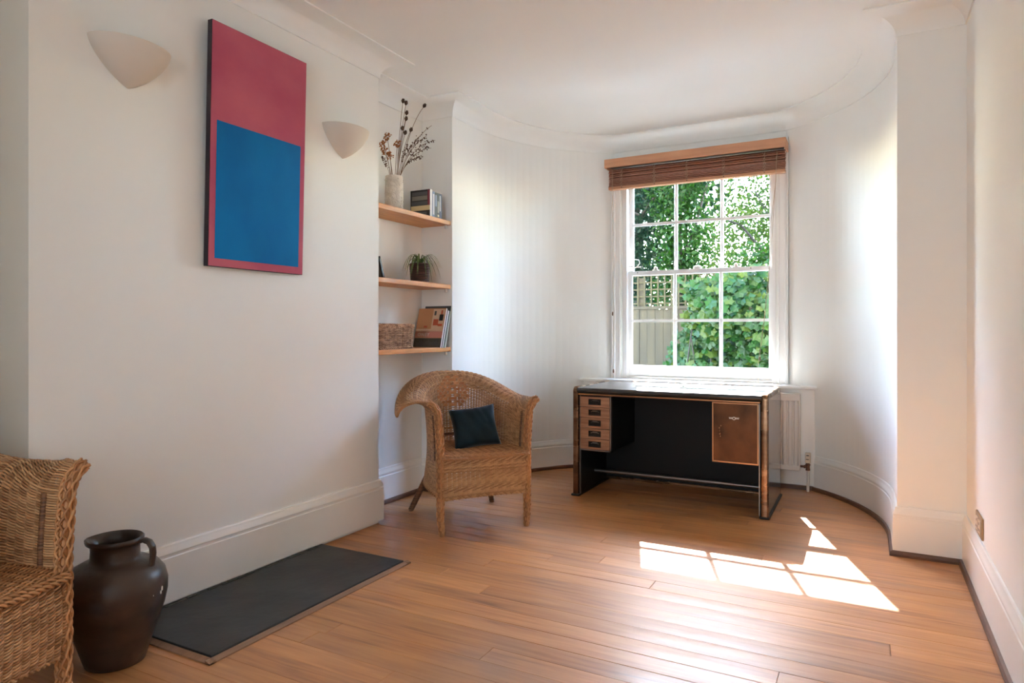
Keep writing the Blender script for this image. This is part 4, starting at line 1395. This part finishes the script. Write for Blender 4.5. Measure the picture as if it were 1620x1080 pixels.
# leaning books on the lowest shelf
TL = math.atan(0.068 / 0.239)
big = dict(z=Z3, xf=-2.250, tilt=TL, group='large books leaning on the lowest shelf')
yb_ = 3.311
bk1 = upright_book(yb_, 0.0115, 0.200, 0.246, 'bk_tan', 'illustrated tan and black covered art book leaning in front of the others', spine='bk_white',
             bands=[(0.0, 1.0, 0.40, 0.47, 'bk_sand', 'front'), (0.0, 1.0, 0.24, 0.42, 'bk_rose', 'front'), (0.55, 1.0, 0.235, 0.42, 'bk_sand', 'front'),
                    (0.0, 1.0, 0.0, 0.235, 'bk_olive', 'front'), (0.02, 0.45, 0.46, 0.98, 'bk_sand', 'front')], **big)
b = MB()
ww, h2 = 0.200 * U, 0.246 * U
for (x0, x1, z0, z1, k) in ((0.22, 0.40, 0.56, 0.72, 0), (0.06, 0.20, 0.68, 0.84, 1), (0.10, 0.16, 0.84, 0.95, 0), (0.06, 0.22, 0.54, 0.60, 0), (0.60, 0.72, 0.50, 0.55, 0), (0.33, 0.40, 0.82, 0.93, 2)):
    b.box(-ww * x1, -ww * x0, -0.0012, -0.0006, h2 * z0, h2 * z1, k)
rr2 = random.Random(2)
for i in range(16):
    x = 0.06 + 0.055 * i
    b.box(-ww * (x + 0.02), -ww * x, -0.0012, -0.0006, h2 * rr2.uniform(0.02, 0.06), h2 * rr2.uniform(0.12, 0.2), 2)
o = b.build('cover_figure', [M['bk_orange'], M['bk_black'], M['bk_slate']], bk1); o['kind'] = 'stuff'
def lettering(txt, size, parent, loc, rot, m, name='lettering'):
    cu_ = bpy.data.curves.new('lettering', 'FONT'); cu_.body = txt; cu_.size = size; cu_.extrude = 0.0003; cu_.space_character = 1.25
    t = bpy.data.objects.new('tmp', cu_); COL.objects.link(t)
    bpy.context.view_layer.update()
    me = bpy.data.meshes.new_from_object(t.evaluated_get(bpy.context.evaluated_depsgraph_get()))
    bpy.data.objects.remove(t)
    me.materials.clear(); me.materials.append(m)
    return link(name, me, parent, loc, rot)
lettering('ONEY', 0.031, bk1, (-ww * 0.90, -0.0014, h2 * 0.285), (R(90), 0, 0), M['bk_white'])
ct = math.cos(TL)
yq = yb_ + 0.0115 / ct + 0.0006
for (t, w, hh, cov, sp, lb) in ((0.010, 0.195, 0.240, 'bk_black', 'bk_black', 'thin black book behind the illustrated art book'),
                                (0.008, 0.195, 0.232, 'bk_white', 'bk_white', 'thin white spined book in the leaning row'),
                                (0.013, 0.195, 0.232, 'bk_green', 'bk_green', 'dark green spined book in the leaning row'),
                                (0.013, 0.190, 0.262, 'bk_slate', 'bk_sage', 'tallest book of the leaning row, slate cover and sage spine')):
    upright_book(yq, t, w, hh, cov, lb, spine=sp, **big)
    yq += t / ct + 0.0006

# leaning dark frame on the middle shelf
o = tag(empty('picture_frame', h(-2.36, 2.812, Z2)), 'small dark picture frame leaning against the alcove side on the middle shelf', 'frame')
o.rotation_euler = (R(19), 0, 0)
b = MB()
for (x0, x1, z0, z1) in ((-0.10, -0.088, 0, 0.13), (0.088, 0.10, 0, 0.13), (-0.10, 0.10, 0, 0.012), (-0.10, 0.10, 0.118, 0.13)):
    b.box(x0, x1, -0.006, 0.006, z0, z1)
b.build('border', M['frame_dark'], o)
MB().box(-0.088, 0.088, -0.003, 0.003, 0.012, 0.118).build('backing_board', M['bk_stone'], o)

# spider plant
pp = tag(empty('spider_plant', h(-2.335, 3.222, Z2)), 'spider plant in a dark corded pot on the middle shelf', 'plant')
b = MB()
pr = [(0.050, 0.0)]
for i in range(11):
    z = 0.004 + 0.0108 * i
    rad_ = 0.0585 + 0.0095 * i / 11
    pr += [(rad_ - 0.002, z), (rad_ + 0.0012, z + 0.0035), (rad_ + 0.0012, z + 0.0075), (rad_ - 0.002, z + 0.0105)]
pr += [(0.062, 0.127), (0.060, 0.118), (0.058, 0.10)]
b.lathe(pr, 30); b.build('pot', M['pot'], pp, smooth=True, angle=50)
b = MB(); b.lathe([(0.059, 0.10), (0.058, 0.112), (0.03, 0.116), (0.003, 0.117)], 20); b.build('soil', M['soil'], pp, smooth=True)
pr_ = random.Random(4)
for i in range(40):
    a = 2 * PI * i / 40 + pr_.uniform(-0.2, 0.2)
    Ln = pr_.uniform(0.075, 0.15); up = pr_.uniform(0.042, 0.08); w0 = pr_.uniform(0.0028, 0.0045); dr = pr_.uniform(0.0, 0.10)
    dx, dy = math.cos(a), math.sin(a)
    # keep clear of the wall at the back
    if dx < -0.3: Ln *= 0.75
    v = []; m = 9
    for k in range(m + 1):
        t = k / m
        r_ = 0.008 + Ln * t
        z = 0.114 + 4 * up * t * (1 - t) - dr * t * t * t
        w = w0 * (1 - t) ** 0.5 * (0.75 + 0.5 * t) + 0.0004
        px_, py_ = -dy, dx
        v += [(dx * r_ - px_ * w, dy * r_ - py_ * w, z + 0.0012), (dx * r_, dy * r_, z), (dx * r_ + px_ * w, dy * r_ + py_ * w, z + 0.0012)]
    f = []
    for k in range(m):
        o_ = k * 3
        f += [(o_, o_ + 1, o_ + 4, o_ + 3), (o_ + 1, o_ + 2, o_ + 5, o_ + 4)]
    MB().add(v, f).build('leaf', M['spider_leaf'], pp, smooth=True)

# basket
bk = tag(empty('basket', h(-2.345, 2.935, Z3)), 'small rectangular willow basket on the lowest shelf', 'basket')
bw, bd, bh_ = 0.085, 0.182, 0.150
def bask(u, v):
    u = np.asarray(u, float); v = np.asarray(v, float)
    th = 2 * PI * u
    c, s = np.cos(th), np.sin(th)
    k = 0.92 + 0.08 * v
    return np.stack([bw * k * np.sign(c) * np.abs(c) ** 0.36, bd * k * np.sign(s) * np.abs(s) ** 0.36, 0.006 + (bh_ - 0.012) * v], -1)
us_e = np.linspace(0, 1, 400)
pp_ = bask(us_e, np.full_like(us_e, 0.5)); dd = np.concatenate([[0], np.cumsum(np.linalg.norm(np.diff(pp_, axis=0), axis=1))]); dd /= dd[-1]
def bask2(u, v): return bask(np.interp(np.clip(u, 0, 1), dd, us_e), v)
b = MB()
twine(b, bask2, 22, np.linspace(0.06, 0.89, 12), 0.0040, 0.0052, 0.0042, n=5, per=6)
b.build('woven_side', M['basket'], bk, smooth=True)
b = MB()
uu = np.linspace(0, 1, 120)
for v_ in (0.0, 0.94, 1.0):
    twist(b, bask2(uu, np.full_like(uu, v_)), 0.0050, 0.0052, 0.05, strands=3)
b.build('rim_braid', M['basket'], bk, smooth=True)
MB().box(-bw * 0.9, bw * 0.9, -bd * 0.9, bd * 0.9, 0.004, 0.010).build('bottom', M['basket'], bk)

# ------------------------------------------------------------------ socket on the right wall
so = tag(empty('wall_socket', (0.375 * U, 3.03 * U, 0.235 * U)), 'brass plated socket low on the right wall', 'socket')
b = MB(); b.cbox(-0.008, 0.0, -0.085, 0.085, -0.005, 0.083, 0.003); b.build('plate', M['brass'], so)
for yy in (-0.035, 0.035):
    MB().cbox(-0.011, -0.007, yy - 0.022, yy + 0.022, 0.012, 0.066, 0.002).build('insert', M['cream'], so)
b = MB()
for yy in (-0.035, 0.035):
    for (a, c) in ((0.0, 0.052), (-0.011, 0.026), (0.011, 0.026)):
        b.box(-0.0116, -0.0108, yy + a - 0.003, yy + a + 0.003, c - 0.005, c + 0.005)
b.build('pin_hole', M['dark'], so)

# ================================================================== GARDEN
struct(MB().box(-14, 10, 5.5, 26, -0.36, -0.30).build('ground', M['paving']))
GZ = -0.30
gr = random.Random(31)
fe = tag(empty('garden_fence', (-2.0, 8.25, GZ)), 'weathered close-board garden fence beyond the window', 'fence')
x = -3.6; i = 0
while x < 3.2:
    w = 0.098 + gr.uniform(-0.006, 0.006)
    MB().box(x + 0.0015, x + w - 0.0015, -0.009 + gr.uniform(-0.004, 0.004), 0.009, 0.03, 1.665 + gr.uniform(-0.004, 0.004)).build('board', M['fence'], fe)
    x += w
b = MB(); b.box(-3.6, 3.2, -0.022, 0.022, 1.665, 1.70); b.build('capping_rail', M['fence'], fe)
for xx in (-2.4, -0.55, 1.3):
    MB().box(xx - 0.045, xx + 0.045, 0.012, 0.10, 0, 2.06).build('post', M['fence'], fe)
tr = tag(empty('trellis', (-2.0, 8.25, GZ + 1.70)), 'square wooden trellis on top of the garden fence', 'trellis')
for k in range(50):
    xx = -3.5 + 0.086 * k
    MB().box(xx - 0.009, xx + 0.009, -0.012, -0.002, 0.0, 0.42).build('upright_lath', M['trellis'], tr)
for k in range(5):
    zz = 0.035 + 0.088 * k
    MB().box(-3.55, 0.8, -0.001, 0.009, zz - 0.009, zz + 0.009).build('cross_lath', M['trellis'], tr)

def lobed(nl=5, r=1.0, fold=0.15, seed=0):
    q = random.Random(seed)
    v = [(0, 0, 0)]
    n = nl * 2 + 1
    for i in range(n):
        t = -PI * 0.82 + 2 * PI * 0.82 * i / (n - 1)
        rr = (1.0 if i % 2 == 0 else 0.76) * (0.75 + 0.35 * math.cos(t * 0.5)) * r * q.uniform(0.92, 1.08)
        v.append((math.sin(t) * rr * 0.62, math.cos(t) * rr * 0.62, -fold * r * abs(math.sin(t)) * rr + 0.05 * q.uniform(-1, 1)))
    f = [(0, i + 1, i) for i in range(1, n)]
    return v, f
KITE = ([(0, -0.5, 0), (0.27, 0.0, 0.06), (0, 0.55, -0.04), (-0.27, 0.0, 0.06)], [(0, 1, 2), (0, 2, 3)])
def leaf_cloud(mb, pts, size, rg, shapes, up=0.5, face=(0, -1, 0.5)):
    for p in pts:
        nv = Vector((rg.gauss(0, 1), rg.gauss(0, 1), rg.gauss(0, 1))).normalized() * (1 - up) + Vector(face).normalized() * up
        q = nv.to_track_quat('Z', 'Y').to_matrix()
        a = rg.uniform(0, 2 * PI) if up < 0.3 else PI + rg.gauss(0, 0.7)
        q = q @ Matrix.Rotation(a, 3, 'Z')
        s = size * rg.uniform(0.6, 1.25)
        vv, ff = shapes[rg.randrange(len(shapes))]
        mb.add([tuple(Vector(p) + q @ (Vector(x) * s)) for x in vv], ff)
def blob_pts(n, c, r, rg, shell=0.55):
    out = []
    for _ in range(n):
        d = Vector((rg.gauss(0, 1), rg.gauss(0, 1), rg.gauss(0, 1))).normalized()
        k = shell + (1 - shell) * rg.random()
        out.append((c[0] + d.x * r[0] * k, c[1] + d.y * r[1] * k, c[2] + d.z * r[2] * k))
    return out
lobes = [lobed(5, 1.0, 0.15, s) for s in range(5)]
# hop hedge in front of the fence
hg = tag(empty('vine_hedge', (-0.9, 7.35, GZ)), 'bright green lobed vine hedge covering the right of the fence', 'hedge')
hr = random.Random(5)
front = []
def hedge_depth(x, z):
    return -0.18 * math.sin(3.1 * x + 1.2 * z) - 0.14 * math.sin(5.3 * z + 2 * x) - 0.10 * math.sin(9 * x - 4 * z)
pts = []
for _ in range(8200):
    x = hr.uniform(-1.25, 2.2); z = hr.uniform(0.15, 2.15 + 0.2 * math.sin(2.2 * x))
    edge = -1.02 + 0.14 * math.sin(4.5 * z) + 0.25 * max(0, 0.9 - z)
    if x < edge: continue
    pts.append((x, hedge_depth(x, z) + hr.uniform(-0.06, 0.34), z))
# the leaves that show largest are parts of their own
near = sorted([p for p in pts if -1.1 < p[0] < 0.15 and 0.75 < p[2] < 2.1], key=lambda p: p[1] - hedge_depth(p[0], p[2]))[:280]
ns = set(near)
b = MB(); leaf_cloud(b, [p for p in pts if p not in ns], 0.088, hr, lobes, 0.62)
o = b.build('foliage', M['leaf_hop'], hg); o['kind'] = 'stuff'
lm = []
for vv, ff in lobes:
    lm.append(MB().add([tuple(Vector(x) * 0.10) for x in vv], ff).mesh('leaf', M['leaf_hop']))
for p in near:
    nv = Vector((hr.gauss(0, 0.35), -1, 0.5 + hr.gauss(0, 0.3))).normalized()
    q = (nv.to_track_quat('Z', 'Y').to_matrix() @ Matrix.Rotation(PI + hr.gauss(0, 0.6), 3, 'Z')).to_4x4()
    l = link('leaf', lm[hr.randrange(5)], hg)
    l.matrix_basis = Matrix.Translation((p[0], p[1] - 0.03, p[2])) @ q @ Matrix.Scale(hr.uniform(0.7, 1.2), 4)
b = MB()
for k in range(14):
    x = hr.uniform(-0.95, 2.0); z = 0.0; P = [(x, 0.3, 0)]
    for q in range(9):
        x += hr.uniform(-0.08, 0.08); z += 0.22; P.append((x, 0.22 + 0.1 * math.sin(q), z))
    b.tube(P, 0.008, 5)
b.build('stems', M['bark'], hg)

def tree(name, loc, label, leaf, blobs, size, seed, trunk, branches, nper=900):
    o = tag(empty(name, loc), label, 'tree')
    rg = random.Random(seed)
    b = MB(); b.tube([(0, 0, 0), (0.03, 0.02, trunk * 0.5), (-0.02, 0.0, trunk)], [0.11, 0.085, 0.06], 10); tk = b.build('trunk', M['bark'], o, smooth=True)
    for br_ in branches:
        b = MB(); b.tube(br_, np.linspace(0.035, 0.010, len(br_)), 6); b.build('branch', M['bark'], o, smooth=True)
    b = MB()
    for (c, r, k) in blobs:
        leaf_cloud(b, blob_pts(int(nper * k * 1.9), c, r, rg, 0.35), size * 0.72, rg, [KITE, KITE], 0.25)
    f = b.build('foliage', M[leaf], o); f['kind'] = 'stuff'
    return o
tree('dark_tree', (-3.55, 9.7, GZ), 'dark blue-green tree behind the trellis at the left of the window', 'leaf_dark',
     [((0.1, 0, 2.2), (1.0, 0.7, 0.7), 1.5), ((0.3, -0.2, 3.2), (1.1, 0.8, 0.8), 2.2), ((-0.9, 0.1, 2.9), (0.9, 0.7, 0.9), 1.2), ((0.75, -0.3, 2.4), (0.5, 0.5, 0.8), 1.0), ((0.2, -0.4, 4.0), (1.0, 0.7, 0.6), 1.4)], 0.10, 1, 2.4,
     [[(0, 0, 1.8), (0.3, -0.2, 2.4), (0.75, -0.3, 3.1)], [(0, 0, 1.6), (-0.4, 0, 2.3), (-0.9, 0.1, 2.9)], [(0.2, -0.5, 3.3), (0.75, -0.6, 3.0), (1.15, -0.6, 3.5)]])
tree('climber_clad_tree', (-2.25, 9.0, GZ), 'bright green climber-covered trunk seen through the middle panes', 'leaf_mid',
     [((0.0, 0, 1.9), (0.42, 0.35, 0.6), 0.9), ((0.05, 0, 2.6), (0.42, 0.35, 0.6), 1.0), ((0.0, 0, 3.3), (0.5, 0.4, 0.6), 1.1), ((0.3, 0, 3.9), (0.8, 0.5, 0.5), 1.2)], 0.10, 2, 2.8,
     [[(0, 0, 2.2), (0.2, 0, 2.7), (0.4, 0, 3.4)]])
tree('airy_tree', (-1.15, 10.8, GZ), 'airy yellow-green tree with bare branches at the right of the window', 'leaf_light',
     [((-0.4, 0, 3.3), (0.9, 0.6, 0.7), 0.65), ((0.6, 0.1, 3.2), (0.9, 0.7, 0.8), 0.8), ((-0.2, 0.2, 4.2), (1.1, 0.8, 0.6), 0.9), ((-0.9, 0, 2.7), (0.5, 0.5, 0.6), 0.35), ((0.2, -0.2, 2.3), (1.1, 0.5, 0.35), 1.0), ((0.2, 0.6, 3.2), (1.6, 0.5, 1.0), 2.4), ((0.0, 1.0, 3.0), (1.9, 0.4, 1.2), 2.2)], 0.085, 3, 2.6,
     [[(0, 0, 2.0), (-0.25, -0.1, 2.6), (-0.55, -0.2, 3.0), (-0.9, -0.2, 3.15)], [(-0.1, 0, 2.3), (-0.05, -0.1, 2.9), (-0.35, -0.2, 3.5)], [(0, 0, 2.2), (0.4, 0, 2.9), (0.7, 0, 3.6)]])
tree('garden_bush', (-0.5, 8.9, GZ), 'dense green shrub rising behind the vine hedge', 'leaf_mid',
     [((0.0, 0, 1.9), (1.2, 0.4, 0.55), 1.8), ((-0.6, 0.1, 2.15), (0.6, 0.35, 0.4), 0.8), ((0.9, 0, 2.3), (0.8, 0.4, 0.7), 1.0)], 0.10, 4, 1.4, [[(0, 0, 1.0), (0.3, 0, 1.5), (0.5, 0, 2.0)]])
tree('far_tree', (-5.0, 12.5, GZ), 'distant green tree closing the gap behind the dark one', 'leaf_light',
     [((0, 0, 2.6), (1.8, 0.8, 1.2), 2.0), ((1.6, 0, 2.4), (1.4, 0.8, 1.0), 1.6), ((3.2, 0.3, 1.8), (1.6, 0.6, 0.7), 1.2), ((3.0, 0.5, 3.2), (1.8, 0.6, 1.1), 1.7)], 0.13, 6, 2.6, [[(0, 0, 1.8), (0.4, 0, 2.6), (1.0, 0, 3.2)]])

for i, (x, y, zc, rx, rz, lab) in enumerate([(-3.6, 11.4, 4.6, 1.6, 1.3, 'added tall sky-screening tree rising behind the dark tree on the left'),
                                  (-0.9, 12.2, 5.3, 1.7, 1.3, 'added tall sky-screening tree high behind the climber column'),
                                  (1.9, 11.6, 4.7, 1.6, 1.3, 'added tall sky-screening tree at the far right behind the hedge'),
                                  (-6.8, 11.6, 4.2, 1.9, 1.6, 'added tall sky-screening tree at the far left beyond the fence'),
                                  (4.8, 11.6, 4.2, 1.9, 1.6, 'added tall sky-screening tree beyond the right end of the fence')]):
    tree('sky_screen_tree', (x, y, GZ), lab, 'leaf_dark', [((0, 0, zc), (rx, 0.9, rz), 1.5), ((0.3, 0.2, zc - 0.5), (rx * 0.9, 0.7, rz * 0.8), 1.2)], 0.2, 40 + i, zc, [[(0, 0, zc * 0.6), (0.4, 0, zc * 0.8), (0.9, 0, zc)]], 1300)  # high crowns added to cut low sky light entering the room
